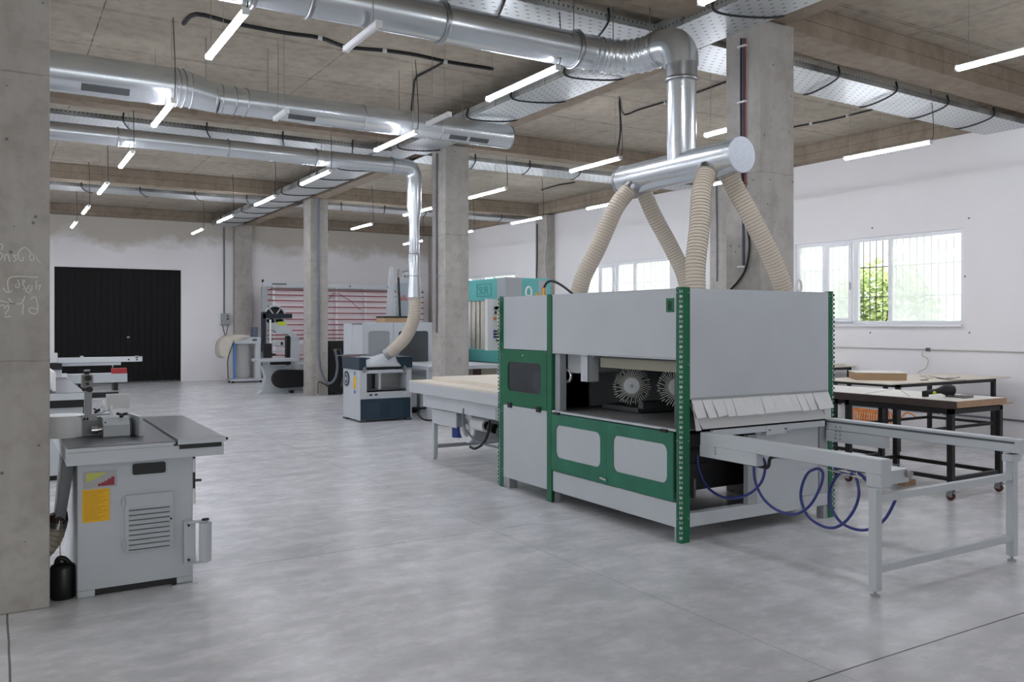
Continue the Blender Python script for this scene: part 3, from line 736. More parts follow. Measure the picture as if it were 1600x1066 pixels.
def brush(c, rot, ln):
    """one brush roller of the carousel, its free end turned towards the aisle"""
    c = Vector(c); ax = Vector((math.cos(rot), math.sin(rot), 0)); sd = Vector((-math.sin(rot), math.cos(rot), 0)); up = Vector((0, 0, 1))
    p = MB().cyl(c, c+ax*.01, .062, n=32).build('brush_roller', GREY, SM, .001)
    MB().cyl(c+ax*.01, c+ax*ln, .055, n=28).build('core', DGREY, p)
    MB().cyl(c-ax*.014, c, .012, n=12).build('shaft_end', CHROME, p)
    MB().cyl(c+ax*.014, c+ax*ln, .125, n=28).build('bristle_pack', BLACK, p)
    b = MB()
    for lay in range(2):
        for k in range(22):
            a = 2*math.pi*(k+.5*lay)/22; a2 = a+.22; r1, r2 = .060, .146*rnd.uniform(.93, 1.05); o_ = c+ax*(.004+lay*.009)
            b.bar(o_+sd*(r1*math.cos(a))+up*(r1*math.sin(a)), o_+sd*(r2*math.cos(a2))+up*(r2*math.sin(a2))+ax*rnd.uniform(0, .01), .0032, .0045, up=tuple(ax))
    b.build('bristles', BRISTLE, p)
brush(onX(987, 603, 4.27), R(52), .30); brush(onX(1058, 605, 4.27), R(52), .30)
# lower green double-window door
m = MB(); ym = 5.378
m.frame('x', X0-.006, X0+.012, ym, 6.156, .283, .774, 5.463, 6.088, .402, .682, .055)
m.frame('x', X0-.006, X0+.012, 4.606, ym, .283, .774, 4.672, 5.293, .402, .682, .055)
ld = pp('lower_door', m, GREEN2, .003)
MB().box(X0+.001, X0+.005, 4.64, 6.12, .37, .72).build('grey_infill', GREY, ld)
k_ = MB(); k_.cyl((X0-.006, 5.385, .328), (X0-.035, 5.385, .328), .009, n=12); k_.bar((X0-.03, 5.345, .325), (X0-.03, 5.425, .333), .016, .016); k_.build('handle', CHROME, ld)
for y in (6.07, 4.70): MB().box(X0-.018, X0+.004, y-.035, y+.035, .768, .79).build('hinge', BLACK, ld, .003)
# end nearest the camera
pp('end_panel', MB().box(X0+.087, X1-.058, Y0, Y0+.014, 1.012, ZT), GREY, .003)
m = MB(); m.box(X0+.1, X1-.07, Y0-.003, Y0+.002, 1.012, 1.024); pp('panel_seam', m, GREY2)
# canvas flaps
xs = [4.235]; rnd = random.Random(7)
while xs[-1] < 5.62: xs.append(xs[-1]+rnd.uniform(.085, .13))
xs[-1] = 5.70
f = MB()
for a, b in zip(xs, xs[1:]):
    o1, o2 = rnd.uniform(.05, .075), rnd.uniform(.05, .075); dz = rnd.uniform(-.005, .006)
    f.hexa([(a, Y0+.004, 1.01), (b-.002, Y0+.004, 1.01), (b-.004, Y0-o2, .884+dz), (a+.002, Y0-o1, .880+dz), (a, Y0+.008, 1.01), (b-.002, Y0+.008, 1.01), (b-.004, Y0-o2+.003, .884+dz), (a+.002, Y0-o1+.003, .880+dz)])
pp('canvas_flaps', f, CANVAS)
m = MB(); m.hexa([(4.23, Y0+.03, .99), (5.66, Y0+.03, .99), (5.64, Y0-.035, .80), (4.31, Y0-.035, .80), (4.23, Y0+.034, .99), (5.66, Y0+.034, .99), (5.64, Y0-.031, .80), (4.31, Y0-.031, .80)])
pp('inner_flap', m, CANVAS)
m = MB(); m.hexa([(4.225, Y0-.02, .99), (4.232, Y0-.02, .99), (4.30, Y0-.03, .79), (4.25, Y0-.03, .79), (4.225, Y0-.016, .99), (4.232, Y0-.016, .99), (4.30, Y0-.026, .79), (4.25, Y0-.026, .79)]); pp('side_flap', m, CANVAS)
m = MB(); m.hexa([(5.60, Y0-.02, .93), (5.70, Y0-.02, .93), (5.69, Y0-.03, .79), (5.63, Y0-.03, .79), (5.60, Y0-.016, .93), (5.70, Y0-.016, .93), (5.69, Y0-.026, .79), (5.63, Y0-.026, .79)]); pp('side_flap', m, CANVAS)
m = MB(); m.box(4.40, 5.60, Y0-.045, Y0-.012, .742, .786); m.box(4.94, 5.15, Y0-.048, Y0-.044, .715, .786); pp('infeed_crossbar', m, GREY, .003)
m = MB()
for x in (4.965, 4.98, 5.14, 5.155): m.cyl((x, Y0-.05, .752), (x, Y0-.044, .752), .005, n=8)
pp('crossbar_bolts', m, BLACK)
m = MB(); m.box(X0+.09, X1-.06, Y0+.05, Y0+.07, .79, 1.02); pp('dark_mouth', m, DGREY)
m = MB(); m.box(4.80, 4.90, Y0+.004, Y0+.05, .20, .72); pp('inner_upright', m, GREY2, .003)
m = MB(); m.box(4.90, 5.60, Y0+.02, Y0+.035, .20, .74); pp('right_lower_panel', m, GREY, .003)
m = MB(); m.box(5.605, 5.70, Y0+.006, Y0+.05, .20, .74); pp('right_upright', m, GREY2, .003)
m = MB(); m.cyl((4.16, Y0+.35, .56), (4.80, Y0+.35, .56), .12, n=24); pp('belt_drum', m, BLACK)
pp('drive_bracket', MB().box(4.35, 4.37, Y0+.1, Y0+.2, .28, .42), DGREY); pp('drive_bracket', MB().box(4.5, 4.56, Y0+.4, Y0+.5, .2, .35), DGREY)
# top fittings
def eye(x, y, lab):
    m = MB(); m.cyl((x, y, ZT), (x, y, ZT+.02), .02, n=16); P = [(x-.028, y, ZT+.015), (x-.03, y, ZT+.06), (x-.015, y, ZT+.088), (x, y, ZT+.094), (x+.015, y, ZT+.088), (x+.03, y, ZT+.06), (x+.028, y, ZT+.015)]
    m.tube(P, .009, 8, sub=4); pp('lifting_eye', m, WHITE)
eye(5.42, Y0+.06, 0); eye(4.27, 6.75, 0); eye(4.29, 5.9, 0) if False else None
m = MB(); m.cyl((4.24, 6.45, ZT), (4.24, 6.45, ZT+.035), .022, n=12); m.cyl((4.24, 6.45, ZT+.035), (4.24, 6.45, ZT+.06), .013, n=12); m.cyl((4.24, 6.45, ZT+.06), (4.24, 6.45, ZT+.075), .02, n=6); m.cyl((4.22, 6.53, ZT), (4.22, 6.53, ZT+.03), .016, n=10); pp('brass_fitting', m, BRASS, .002)
m = MB(); m.tube([(4.24, 6.45, ZT+.07), (4.25, 6.40, ZT+.125), (4.27, 6.32, ZT+.125), (4.28, 6.18, ZT+.07), (4.28, 6.05, ZT+.004)], .011, 8, sub=6); pp('hose_to_fitting', m, RUB)
m = MB(); m.box(X0-.003, X0+.004, 4.604, 4.684, 1.632, 1.733); sk = pp('socket_plate', m, GREEN, .002)
m = MB(); m.ring((X0-.004, 4.643, 1.695), (1, 0, 0), .014, .004, 16, 6); m.ring((X0-.004, 4.643, 1.662), (1, 0, 0), .014, .004, 16, 6); m.build('socket', BLACK, sk)
# control panel on the far left corner, turned towards the aisle
cp = pp('control_panel', MB().box(X0-.125, X0-.012, Y1+.01, Y1+.06, 1.295, 1.785), WHITE, .003)
def knob(name, x, z, r, m_, d=.02):
    MB().cyl((x, Y1+.01, z), (x, Y1+.01-d, z), r, n=14).build(name, m_, cp, .002)
knob('rotary_switch', X0-.035, 1.70, .016, BLACK, .03); MB().box(X0-.065, X0-.02, Y1-.02, Y1-.012, 1.694, 1.706).build('switch_lever', BLACK, cp)
knob('orange_button', X0-.05, 1.60, .014, mat('orange button', (210, 120, 60), .4)); knob('button', X0-.04, 1.66, .008, BLACK); knob('button', X0-.04, 1.648, .008, DGREY)
for z in (1.48, 1.452, 1.424): knob('blue_button', X0-.05, z, .011, mat('blue button', (50, 60, 130), .4)); 
for z in (1.48, 1.452, 1.424, 1.39): knob('button', X0-.024, z, .007, BLACK)

# ------------------------------------------------------------------ infeed rails with legs
t = thing('infeed_rail_frame', 'pair of long light grey rails on two legs in front of the big sanding machine', 'conveyor frame', (5.0, 3.8, 0))
m = MB(); m.box(4.30, 4.385, 3.06, 4.515, .690, .778); m.box(4.30, 4.385, 3.06, 3.16, .614, .690)
fr = m.build('front_rail', GREY, t, .005)
m = MB(); m.box(4.296, 4.36, 3.985, 4.515, .607, .690); m.build('reinforcing_plate', GREY, fr, .004)
m = MB(); m.box(4.385, 4.60, 3.09, 3.19, .620, .700); m.box(4.30, 4.385, 3.055, 3.06, .62, .77); eb = m.build('end_block', GREY, t, .004)
m = MB(); m.cyl((4.575, 3.085, .672), (4.575, 3.06, .672), .022, n=20); m.ring((4.575, 3.065, .672), (0, 1, 0), .02, .005, 20, 6); m.build('adjusting_wheel', STEEL, eb)
m = MB()
for z in (.655, .675, .695): m.cyl((4.298, 4.36, z-.01), (4.294, 4.36, z-.01), .008, n=10)
m.build('rail_bolts', STEEL, fr)
m = MB(); m.box(5.65, 5.74, 3.02, 4.515, .712, .80); rr = m.build('rear_rail', GREY, t, .006)
MB().box(5.646, 5.66, 3.05, 4.515, .770, .784).build('rail_groove', DGREY, rr)
MB().box(5.646, 5.72, 4.0, 4.515, .622, .71).build('reinforcing_plate', GREY, rr, .004)
m = MB()
for y in (4.42, 4.38):
    for z in (.66, .69, .72, .75): m.cyl((5.645, y, z-.01), (5.641, y, z-.01), .008, n=10)
m.build('rail_bolts', STEEL, rr)
for x in (4.255, 5.66):
    zt = .614 if x < 5 else .70
    lg = MB().box(x, x+.052, 3.06, 3.112, .035, zt).build('leg', GREY, t, .003)
    m = MB(); m.cyl((x+.026, 3.086, 0), (x+.026, 3.086, .012), .026, n=16); m.cyl((x+.026, 3.086, .012), (x+.026, 3.086, .04), .008, n=10); m.build('levelling_foot', GREY2, lg)
MB().box(5.63, 5.74, 3.05, 3.12, .655, .70).build('leg_bracket', GREY, t, .003)
for z in (.555, .155): MB().box(4.307, 5.66, 3.066, 3.106, z-.022, z+.022).build('cross_tube', GREY, t, .003)
m = MB(); m.tube([(4.40, 4.48, .60), (4.40, 4.05, .592), (4.40, 3.98, .60), (4.40, 3.95, .665), (4.40, 3.8, .682), (4.40, 3.4, .68), (4.41, 3.25, .675)], .012, 8, sub=6)
m.build('rail_cable', CABLE, t)

def pathX(pts, X, dx=0):
    n = len(pts); return [tuple(Vector(onX(px, py, X+dx*i/n))) for i, (px, py) in enumerate(pts)]
BL = 'blue air hose loops below the front rail'
def airhose(pts, X, dx, label, r=.0095):
    o = MB().tube(pathX(pts, X, dx), r, 8, sub=7).build('air_hose', BLUEH); tag(o, label, 'hose', BL)
airhose([(1089, 712), (1092, 735), (1104, 760), (1127, 776), (1150, 778), (1172, 771), (1190, 753), (1196, 728), (1192, 715)], 4.42, .0, 'blue hose sagging shallowly beside the front green corner post')
airhose([(1178, 728), (1180, 752), (1192, 778), (1212, 796), (1237, 804), (1256, 798), (1270, 784), (1282, 760), (1286, 742), (1282, 733)], 4.46, .04, 'blue hose arc hanging between the shallow sag and the first round loop')
airhose([(1282, 733), (1274, 733), (1262, 740), (1253, 760), (1252, 782), (1262, 806), (1282, 821), (1302, 825), (1320, 816), (1335, 796), (1342, 772), (1338, 748), (1330, 740), (1322, 738)], 4.52, .04, 'first full round loop of blue hose below the front rail')
airhose([(1322, 738), (1310, 742), (1298, 762), (1296, 782), (1302, 800), (1316, 818), (1340, 828), (1362, 826), (1382, 812), (1396, 788), (1402, 770)], 4.58, .05, 'second wide round loop of blue hose passing behind the front leg')
airhose([(1304, 732), (1320, 732), (1340, 738), (1356, 752), (1371, 764)], 4.60, 0, 'straight stretch of blue hose running up to the end of the front rail', .012)
m = MB()
for p in ((1283, 732), (1322, 738), (1340, 746)):
    c = Vector(onX(p[0], p[1], 4.53)); m.bar(c+Vector((0, -.03, .0)), c+Vector((0, .03, .004)), .012, .008); m.bar(c, c+Vector((0, .01, .03)), .008, .006)
m.tube(pathX([(1245, 735), (1283, 733), (1322, 742), (1345, 748)], 4.53), .0022, 5, sub=4); m.tube(pathX([(1283, 733), (1283, 712)], 4.53), .0022, 5)
tag(m.build('cable_tie', WCABLE), 'thin white ties holding up the round blue hose loops', 'cable ties')

# ------------------------------------------------------------------ outfeed table behind the machine (left)
t = thing('outfeed_table', 'light grey steel outfeed table with motor and drum underneath, left of the sanding machine', 'table', (4.9, 8.2, 0))
OX = 4.16
m = MB(); m.box(OX, 5.72, 7.13, 9.22, .835, .868); m.build('table_sheet', GREY, t, .004)
m = MB(); m.box(OX, OX+.02, 7.13, 9.22, .75, .835); m.box(OX, 5.7, 9.20, 9.22, .75, .835); m.build('upper_apron', GREY, t, .004)
m = MB(); m.box(OX+.06, OX+.12, 7.13, 8.95, .60, .745); m.build('side_beam', GREY, t, .005)
m = MB(); m.box(OX+.10, 5.6, 8.88, 8.95, .66, .75); m.build('end_beam', GREY, t, .004)
m = MB(); m.box(OX+.055, OX+.14, 7.2, 7.28, .60, .72); m.build('splice_plate', GREY2, t, .003)
lg = MB().box(4.285, 4.335, 8.79, 8.84, .03, .655).build('leg', GREY, t, .003)
m = MB(); m.cyl((4.31, 8.815, 0), (4.31, 8.815, .03), .02, n=12); m.build('levelling_foot', GREY2, lg)
MB().box(4.27, 4.35, 8.78, 8.85, .64, .66).build('leg_plate', GREY, lg)
lg = MB().box(5.55, 5.60, 8.79, 8.84, 0, .66).build('leg', GREY, t, .003)
MB().box(4.335, 5.55, 8.795, 8.835, .13, .17).build('cross_tube', GREY2, t, .003)
# small parts below
bx = MB().box(4.27, 4.29, 8.22, 8.81, .42, .585).build('switch_box', GREY, t, .004)
m = MB(); m.box(4.29, 4.40, 8.24, 8.79, .43, .575); m.build('box_body', GREY2, bx, .004)
m = MB(); m.box(4.28, 4.38, 8.46, 8.69, .595, .63); m.cyl((4.27, 8.5, .60), (4.27, 8.62, .60), .018, n=12); m.box(4.27, 4.3, 8.20, 8.24, .56, .62); m.build('valve_block', STEEL, t, .003)
bm_ = MB(); bm_.cyl((4.47, 8.54, .275), (4.47, 8.54, .40), .075, n=24); bm_.box(4.42, 4.54, 8.5, 8.72, .385, .42); bm_.build('blue_motor', BLUEM, t, .004)
m = MB(); m.cyl((4.42, 8.22, .42), (4.90, 8.22, .42), .175, n=40); dr = m.build('fan_drum', GREY2, t, .006)
m = MB(); m.cyl((4.40, 8.22, .42), (4.42, 8.22, .42), .165, n=32); m.build('drum_face', WHITE, dr)
m = MB()
for k in range(22):
    a = 2*math.pi*k/22; m.bar((4.397, 8.22+.045*math.cos(a), .42+.045*math.sin(a)), (4.397, 8.22+.10*math.cos(a), .42+.10*math.sin(a)), .006, .003)
m.build('fan_grille', DGREY, dr)
m = MB(); m.cyl((4.40, 7.76, .485), (4.40, 8.02, .485), .068, n=28); rl = m.build('cable_reel', WHITE, t, .006)
m = MB(); m.cyl((4.40, 7.745, .485), (4.40, 7.76, .485), .045, n=20); m.cyl((4.40, 7.60, .47), (4.40, 7.70, .47), .05, n=24); m.build('reel_hub', BLACK, rl)
m = MB(); m.cyl((4.46, 7.14, .44), (4.46, 7.56, .44), .075, n=28); m.build('roller', DGREY, t)
m = MB(); m.tube([(4.22, 7.95, .66), (4.22, 7.95, .48), (4.22, 7.8, .39), (4.24, 7.6, .335), (4.26, 7.2, .33)], .012, 8, sub=6); m.build('grey_cable', CONDUIT, t)
m = MB(); m.tube([(4.25, 7.45, .58), (4.24, 7.46, .46), (4.24, 7.56, .34), (4.25, 7.75, .26), (4.3, 7.95, .25)], .014, 8, sub=6); m.build('black_cable', RUB, t)
# boards lying on it
tag(MB().box(OX+.005, 5.7, 7.14, 9.20, .869, .889).build('plywood_sheet', PLY, None, .002), 'lower pale plywood sheet covering the outfeed table', 'board', 'plywood sheets on the outfeed table')
tag(MB().box(4.42, 5.7, 7.14, 9.12, .890, .925).build('plywood_sheet', PLY, None, .002), 'upper thicker plywood sheet set back on the outfeed table', 'board', 'plywood sheets on the outfeed table')

# ================================================================== PLANER
t = thing('thickness_planer', 'light grey and navy planer with a sheet metal hood, behind the outfeed table', 'machine', (5.33, 13.0, 0))
A0, A1, B0, B1 = 4.89, 5.78, 12.67, 13.42
m = MB(); m.box(A0, A0+.12, B0, B1, .03, .82); m.box(A1-.09, A1, B0, B1, .03, .82); m.box(A0+.12, A1-.09, B0, B1, .03, .47); m.box(A0+.12, A1-.09, B0+.4, B1, .47, .82)
m.box(A0+.12, A1-.09, B0, B0+.08, .765, .82)
m.build('cabinet', GREY, t, .008)
for a_, b_ in ((A0, B0), (A0, B1-.12), (A1-.1, B0), (A1-.1, B1-.12)): MB().box(a_, a_+.1, b_, b_+.12, 0, .03).build('foot', DGREY, t)
fp = MB().box(A0+.01, A1-.03, B0-.012, B0, .035, .365).build('front_cover', NAVY, t, .004)
for x0 in (A0+.11, A0+.51):
    m = MB()
    for k in range(9): m.box(x0, x0+.22, B0-.020, B0-.012, .085+k*.026, .092+k*.026)
    m.build('louvres', mat('navy louvre', (58, 84, 102), .3), fp)
lid = MB(); lid.box(A0-.01, A0+.105, B0-.005, B1+.02, .82, 1.02); lid.box(A0+.105, A1-.09, B0+.25, B1+.02, .84, 1.0); lid.build('side_housing', NAVY, t, .008)
MB().box(A1-.20, A1+.01, B0-.005, B1+.02, .84, 1.02).build('side_housing', NAVY, t, .008)
h = MB(); hx0, hx1 = A0+.105, A1-.2
h.hexa([(hx0, B0-.01, .87), (hx1, B0-.01, .87), (hx1, B1, .90), (hx0, B1, .90), (hx0, B0-.01, .885), (hx1, B0-.01, .885), (hx1, B0+.34, 1.02), (hx0, B1, 1.0)])
h.hexa([(hx0, B0, .886), (hx1, B0, .886), (hx1-.02, B0+.3, 1.0), (hx0+.02, B0+.3, .96), (hx0+.02, B0+.01, .90), (5.54, B0+.05, .94), (5.56, B0+.28, 1.09), (5.36, B0+.3, 1.06)])
h.box(hx0, hx1, B0-.012, B0+.02, .868, .89)
h.build('dust_hood', GREY, t)
m = MB(); e_ = Vector(onY(612, 549, 12.68)); m.cyl(e_+Vector((.05, -.04, .04)), e_+Vector((-.06, .08, -.06)), .102, .09, n=20); m.build('hood_spigot', STEEL, t)
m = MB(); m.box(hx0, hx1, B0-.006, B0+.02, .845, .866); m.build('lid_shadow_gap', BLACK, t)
m = MB(); m.box(A0+.13, A1-.1, B0+.02, B1-.1, .495, .51); m.build('bed', CAST, t)
m = MB(); m.cyl((5.09, B0+.22, .51), (5.09, B0+.22, .765), .085, n=24); m.cyl((5.12, B0+.2, .50), (5.12, B0+.2, .52), .11, n=24); m.build('lift_column', DGREY, t)
m = MB(); m.box(5.215, 5.245, B0+.01, B0+.05, .51, .765); m.build('guard_bar', GREY, t); 
m = MB(); m.box(5.25, A1-.1, B0+.25, B0+.27, .51, .765); m.build('back_plate', STEEL, t)
for x in (A0+.07, A1-.14):
    m = MB(); m.box(x-.03, x+.03, B0-.03, B0-.005, .80, .86); m.box(x-.012, x+.012, B0-.04, B0-.005, .78, .88); m.build('latch', STEEL, t, .003)
m = MB(); m.cyl((A0-.012, 13.245, .66), (A0, 13.245, .66), .125, n=32); fn = m.build('fan_cover', NAVY, t, .003)
m = MB(); m.cyl((A0-.02, 13.245, .66), (A0-.012, 13.245, .66), .03, n=16); m.ring((A0-.012, 13.245, .66), (1, 0, 0), .08, .006, 28, 6); m.build('fan_hub', GREY, fn)
MB().box(A0-.003, A0, 12.83, 12.93, .52, .71).build('warning_label', YELLOW, t)
m = MB()
for z in (.76, .47): m.ring((A0-.002, 12.88, z), (1, 0, 0), .025, .006, 20, 5)
m.build('round_sticker', mat('blue sticker', (80, 110, 190), .5), t)
m = MB()
for x in (5.05, 5.14): m.box(x, x+.045, B0-.008, B0, .415, .44)
m.build('switches', BLACK, t)
m = MB(); m.box(A0-.17, A0+.35, B1-.2, B1-.17, 1.03, 1.045); m.box(A0, A0+.5, B1-.1, B1+.02, 1.02, 1.05); m.build('chip_bracket', STEEL, t)
MB().box(A0, A0+.2, B1-.25, B1-.05, 1.02, 1.028).build('red_strip', DRED, t)

# ================================================================== EDGE BANDER (grey enclosure with two windows)
t = thing('edge_bander', 'long light grey enclosed machine with two rounded windows behind the planer', 'machine', (6.6, 14.8, 0))
E0, E1, EY = 5.60, 7.60, 14.35
m = MB(); m.box(E0, E1, EY+.03, EY+1.0, .30, .78); m.box(E0, E1, EY+.55, EY+1.0, .78, 1.56); m.box(E0, E0+.03, EY+.03, EY+.55, .78, 1.56); m.box(E1-.03, E1, EY+.03, EY+.55, .78, 1.56); m.box(E0, E1, EY+.03, EY+.55, 1.53, 1.56)
m.build('body', GREY, t, .008)
m = MB(); m.box(E0+.3, E1-.2, EY+.1, EY+.9, 0, .30); m.build('base', DGREY, t)
for k, (a, b) in enumerate(((E0-.01, E0+.58), (E0+.585, E0+1.36))):
    m = MB(); ia, ib = (a+.11, b-.07) if k == 0 else (a+.10, b-.08)
    m.frame('y', EY, EY+.03, a, b, .72, 1.575, ia, ib, .80, 1.415, .05)
    d = m.build('window_door', GREY, t, .004)
    MB().box(ia-.02, ib+.02, EY+.012, EY+.016, .79, 1.43).build('pane', HAZEP if k == 0 else SMOKE, d)
m = MB(); rnd = random.Random(9)
for k in range(16):
    x = E0+.65+rnd.random()*.62; z = .85+rnd.random()*.4; m.cyl((x, EY+.2+rnd.random()*.2, z), (x+rnd.uniform(-.1, .1), EY+.3, z+rnd.uniform(.05, .2)), rnd.uniform(.01, .03), n=8)
m.tube([(E0+.66, EY+.15, 1.2), (E0+.8, EY+.15, 1.28), (E0+.86, EY+.15, 1.1), (E0+.9, EY+.15, .85)], .03, 10, sub=5)
m.build('inner_units', STEEL, t)
m = MB(); m.box(E0+.7, E0+1.0, EY+.3, EY+.5, 1.0, 1.4); m.box(E0+1.05, E0+1.3, EY+.3, EY+.5, .8, 1.1); m.build('inner_boxes', GREY2, t)
m = MB(); m.box(E0+.12, E0+.5, EY+.2, EY+.22, .8, 1.4); m.build('inner_curtain', GREY2, t)
m = MB(); m.box(E0+.6, E0+1.4, EY-.02, EY+.03, .66, .72); m.build('bottom_rail', GREY2, t)
MB().box(E0+.98, E0+1.2, EY+.02, EY+.03, .42, .50).build('nameplate', WHITE, t)
# post and sign on top
m = MB(); m.prism([(6.30, 1.56), (6.50, 1.56), (6.44, 2.62), (6.38, 2.62)], 'y', EY+.6, EY+.66); m.build('white_mast', ALU, t, .004)
m = MB(); m.box(6.55, 6.84, EY+.7, EY+.74, 1.56, 2.32); sg = m.build('sign_board', mat('pale blue grey board', (170, 180, 186), .5), t, .003)
MB().box(6.58, 6.82, EY+.69, EY+.70, 2.33, 2.42).build('sign_frame', ALU, sg)
text_part('lettering','alk', .16, (6.60, EY+.695, 1.99), (1, 0, 0), (0, 0, 1), mat('red lettering', (200, 70, 66), .5), sg)
m = MB(); m.tube([(6.56, EY+.55, 1.56), (6.54, EY+.55, 2.0), (6.52, EY+.55, 2.5), (6.55, EY+.55, 2.55)], .022, 8, sub=5); m.build('black_hose', RUB, t)
m = MB(); m.tube([(6.54, EY+.5, 2.50), (6.7, EY+.5, 2.56), (6.84, EY+.5, 2.50), (6.88, EY+.5, 2.2), (6.88, EY+.5, 1.75)], .016, 8, sub=6); m.build('grey_hose', CONDUIT, t)
m = MB(); m.box(6.50, 6.58, EY+.48, EY+.56, 2.42, 2.56); m.cyl((6.62, EY+.5, 2.45), (6.7, EY+.5, 2.45), .03, n=12); m.build('air_filter', STEEL, t)
tb = thing('feed_stand', 'light grey steel stand with one visible leg between planer and outfeed table', 'stand', (6.0, 12.4, 0))
m = MB(); m.box(5.98, 7.4, 12.45, 14.2, .80, .86); m.build('stand_top', GREY, tb, .004)
for x, y in ((5.99, 12.5), (7.3, 12.5), (5.99, 14.1), (7.3, 14.1)): MB().box(x, x+.07, y, y+.07, 0, .80).build('leg', GREY, tb, .003)
# cardboard box on the edge bander
t = thing('cardboard_box', 'flat brown cardboard box with a dark lid lying on the grey enclosed machine', 'box', (6.4, 14.9, 1.56))
m = MB(); m.box(6.18, 6.75, 14.75, 15.15, 1.562, 1.66); m.build('carton', CARD, t, .004)
m = MB(); m.box(6.17, 6.76, 14.74, 15.16, 1.66, 1.69); m.build('lid', BLACK, t, .004)

# ================================================================== TEAL MACHINE
t = thing('teal_press', 'tall teal machine with cream strip curtain and grey corner band behind the second pillar', 'machine', (8.6, 14.3, 0))
T0, TY = 8.0, 13.44
m = MB(); m.box(T0, 9.0, TY, 15.6, 1.99, 2.40); hd = m.build('upper_housing', TEAL, t, .01)
m = MB(); m.box(T0-.004, T0+.35, TY-.004, TY+.30, 1.99, 2.404); m.build('corner_band', GREY2, hd, .006)
MB().box(8.72, 8.9, TY-.006, TY, 2.05, 2.36).build('side_panel', GREY2, hd)
m = MB(); m.frame('x', T0-.006, T0-.001, TY+.52, TY+1.08, 2.07, 2.31, TY+.53, TY+1.07, 2.08, 2.30, .012, 2); m.build('name_border', mat('teal outline', (34, 120, 122), .5), hd)
text_part('lettering', 'SUR', .21, (T0-.004, TY+1.0, 2.115), (0, -1, 0), (0, 0, 1), mat('teal lettering', (52, 134, 136), .5), hd)
m = MB(); m.box(T0, 9.0, TY, 15.6, .82, 1.06); m.build('lower_housing', TEAL, t, .01)
m = MB(); m.box(T0+.05, 9.0, TY+.05, 15.55, 0, .82); m.build('base', BEIGE, t, .01)
MB().box(T0+.03, T0+.05, TY+1.0, TY+1.3, .3, .8).build('base_opening', mat('rust brown', (70, 44, 40), .6), t)
m = MB(); m.box(T0+.12, 9.0, TY+.1, 15.5, 1.06, 1.99); m.build('inner_back', GREY2, t)
yy = TY+.05; k = 0
while yy < 14.78:
    m = MB(); P = [(yy+.178*i/8, T0+.03+.018*math.sin(i*1.1+k)) for i in range(9)]
    m.add([(x, y, 1.06) for y, x in P]+[(x, y, 1.99) for y, x in P], [(i, i+1, 10+i, 9+i) for i in range(8)], True)
    m.build('curtain_strip', CLOTH, t, recalc=False); yy += .19; k += 1
MB().box(T0, T0+.03, 14.82, 14.86, 1.06, 1.99).build('light_strip', WHITE, t)
m = MB(); m.box(8.25, 8.7, TY-.01, TY, 1.92, 1.99); m.build('dark_recess', BLACK, t)
m = MB(); m.tube([(8.6, TY-.02, 1.95), (8.9, TY-.1, 2.08), (9.05, TY-.1, 1.95)], .02, 8, sub=5); m.build('side_hose', CONDUIT, t)

# ================================================================== VERTICAL PANEL SAW
t = thing('panel_saw', 'large white vertical panel saw with dark red horizontal slats against the back wall', 'machine', (8.6, 23.4, 0))
V0, V1, VY = 6.22, 11.0, 23.3
m = MB(); m.box(V0, V1, VY, VY+.08, 2.56, 2.68); m.box(V0+.1, V1, VY, VY+.06, .42, .50); m.build('beam', GREY, t, .005)
m = MB(); m.box(V0-.02, V0+.16, VY-.02, VY+.1, .42, 2.56); m.build('end_post', GREY2, t, .005)
m = MB(); m.box(V0+.2, V1, VY-.012, VY, 2.50, 2.53); m.build('groove', DGREY, t)
xs = [6.52, 7.40, 8.30, 9.16, 10.0, 10.85]
for x in xs: MB().box(x-.035, x+.035, VY-.01, VY+.05, .42, 2.56).build('upright', WHITE, t, .004)
zs = [2.44, 2.32, 2.10, 1.88, 1.67, 1.47, 1.30, 1.10, .94, .80]
for i, z in enumerate([2.476, 2.34, 2.185, 2.016, 1.847, 1.673, 1.524, 1.367, 1.244, 1.14]):
    MB().box(V0+.12, V1, VY-.035, VY-.012, z-.014, z+.014).build('red_slat', DRED, t)
m = MB(); m.box(V0+.2, V1, VY+.06, VY+.075, .6, 2.5); m.build('backing_sheet', mat('pinkish white sheet', (226, 216, 218), .6), t)
m = MB(); m.box(V0+.2, V1, VY-.03, VY, .96, 1.07); m.box(V0+.2, V1, VY-.03, VY, .80, .84); m.build('lower_rail', ALU, t, .004)
m = MB()
for k in range(14): m.box(6.7+k*.32, 6.76+k*.32, VY-.05, VY-.03, .97, 1.05)
m.build('stops', BLACK, t)
m = MB()
for z in (.69, .58): m.box(V0+.2, V1, VY-.035, VY-.012, z-.012, z+.012)
m.build('lower_red_slat', DRED, t)
m = MB(); m.box(V0+.1, V0+.25, VY-.1, VY+.5, 0, .42); m.box(8.5, 8.65, VY-.1, VY+.5, 0, .42); m.box(10.8, 10.95, VY-.1, VY+.5, 0, .42); m.build('foot', GREY2, t, .004)
m = MB(); m.tube([(7.9, VY-.04, 2.1), (8.2, VY-.04, 2.4), (8.35, VY-.04, 2.4), (8.7, VY-.04, 2.2), (9.0, VY-.04, 1.95)], .008, 6); m.build('draped_cable', CABLE, t)
MB().box(V0+.25, V0+.65, VY-.012, VY, 2.62, 2.65).build('label_strip', DGREY, t)
m = MB()
for x in (7.55, 8.7, 9.85): m.cyl((x, VY-.01, 2.62), (x, VY-.02, 2.62), .025, n=12)
m.build('screw_heads', DGREY, t)
MB().box(V0-.02, V0+.03, VY, VY+.05, 2.68, 2.75).build('end_bolt', BLACK, t)

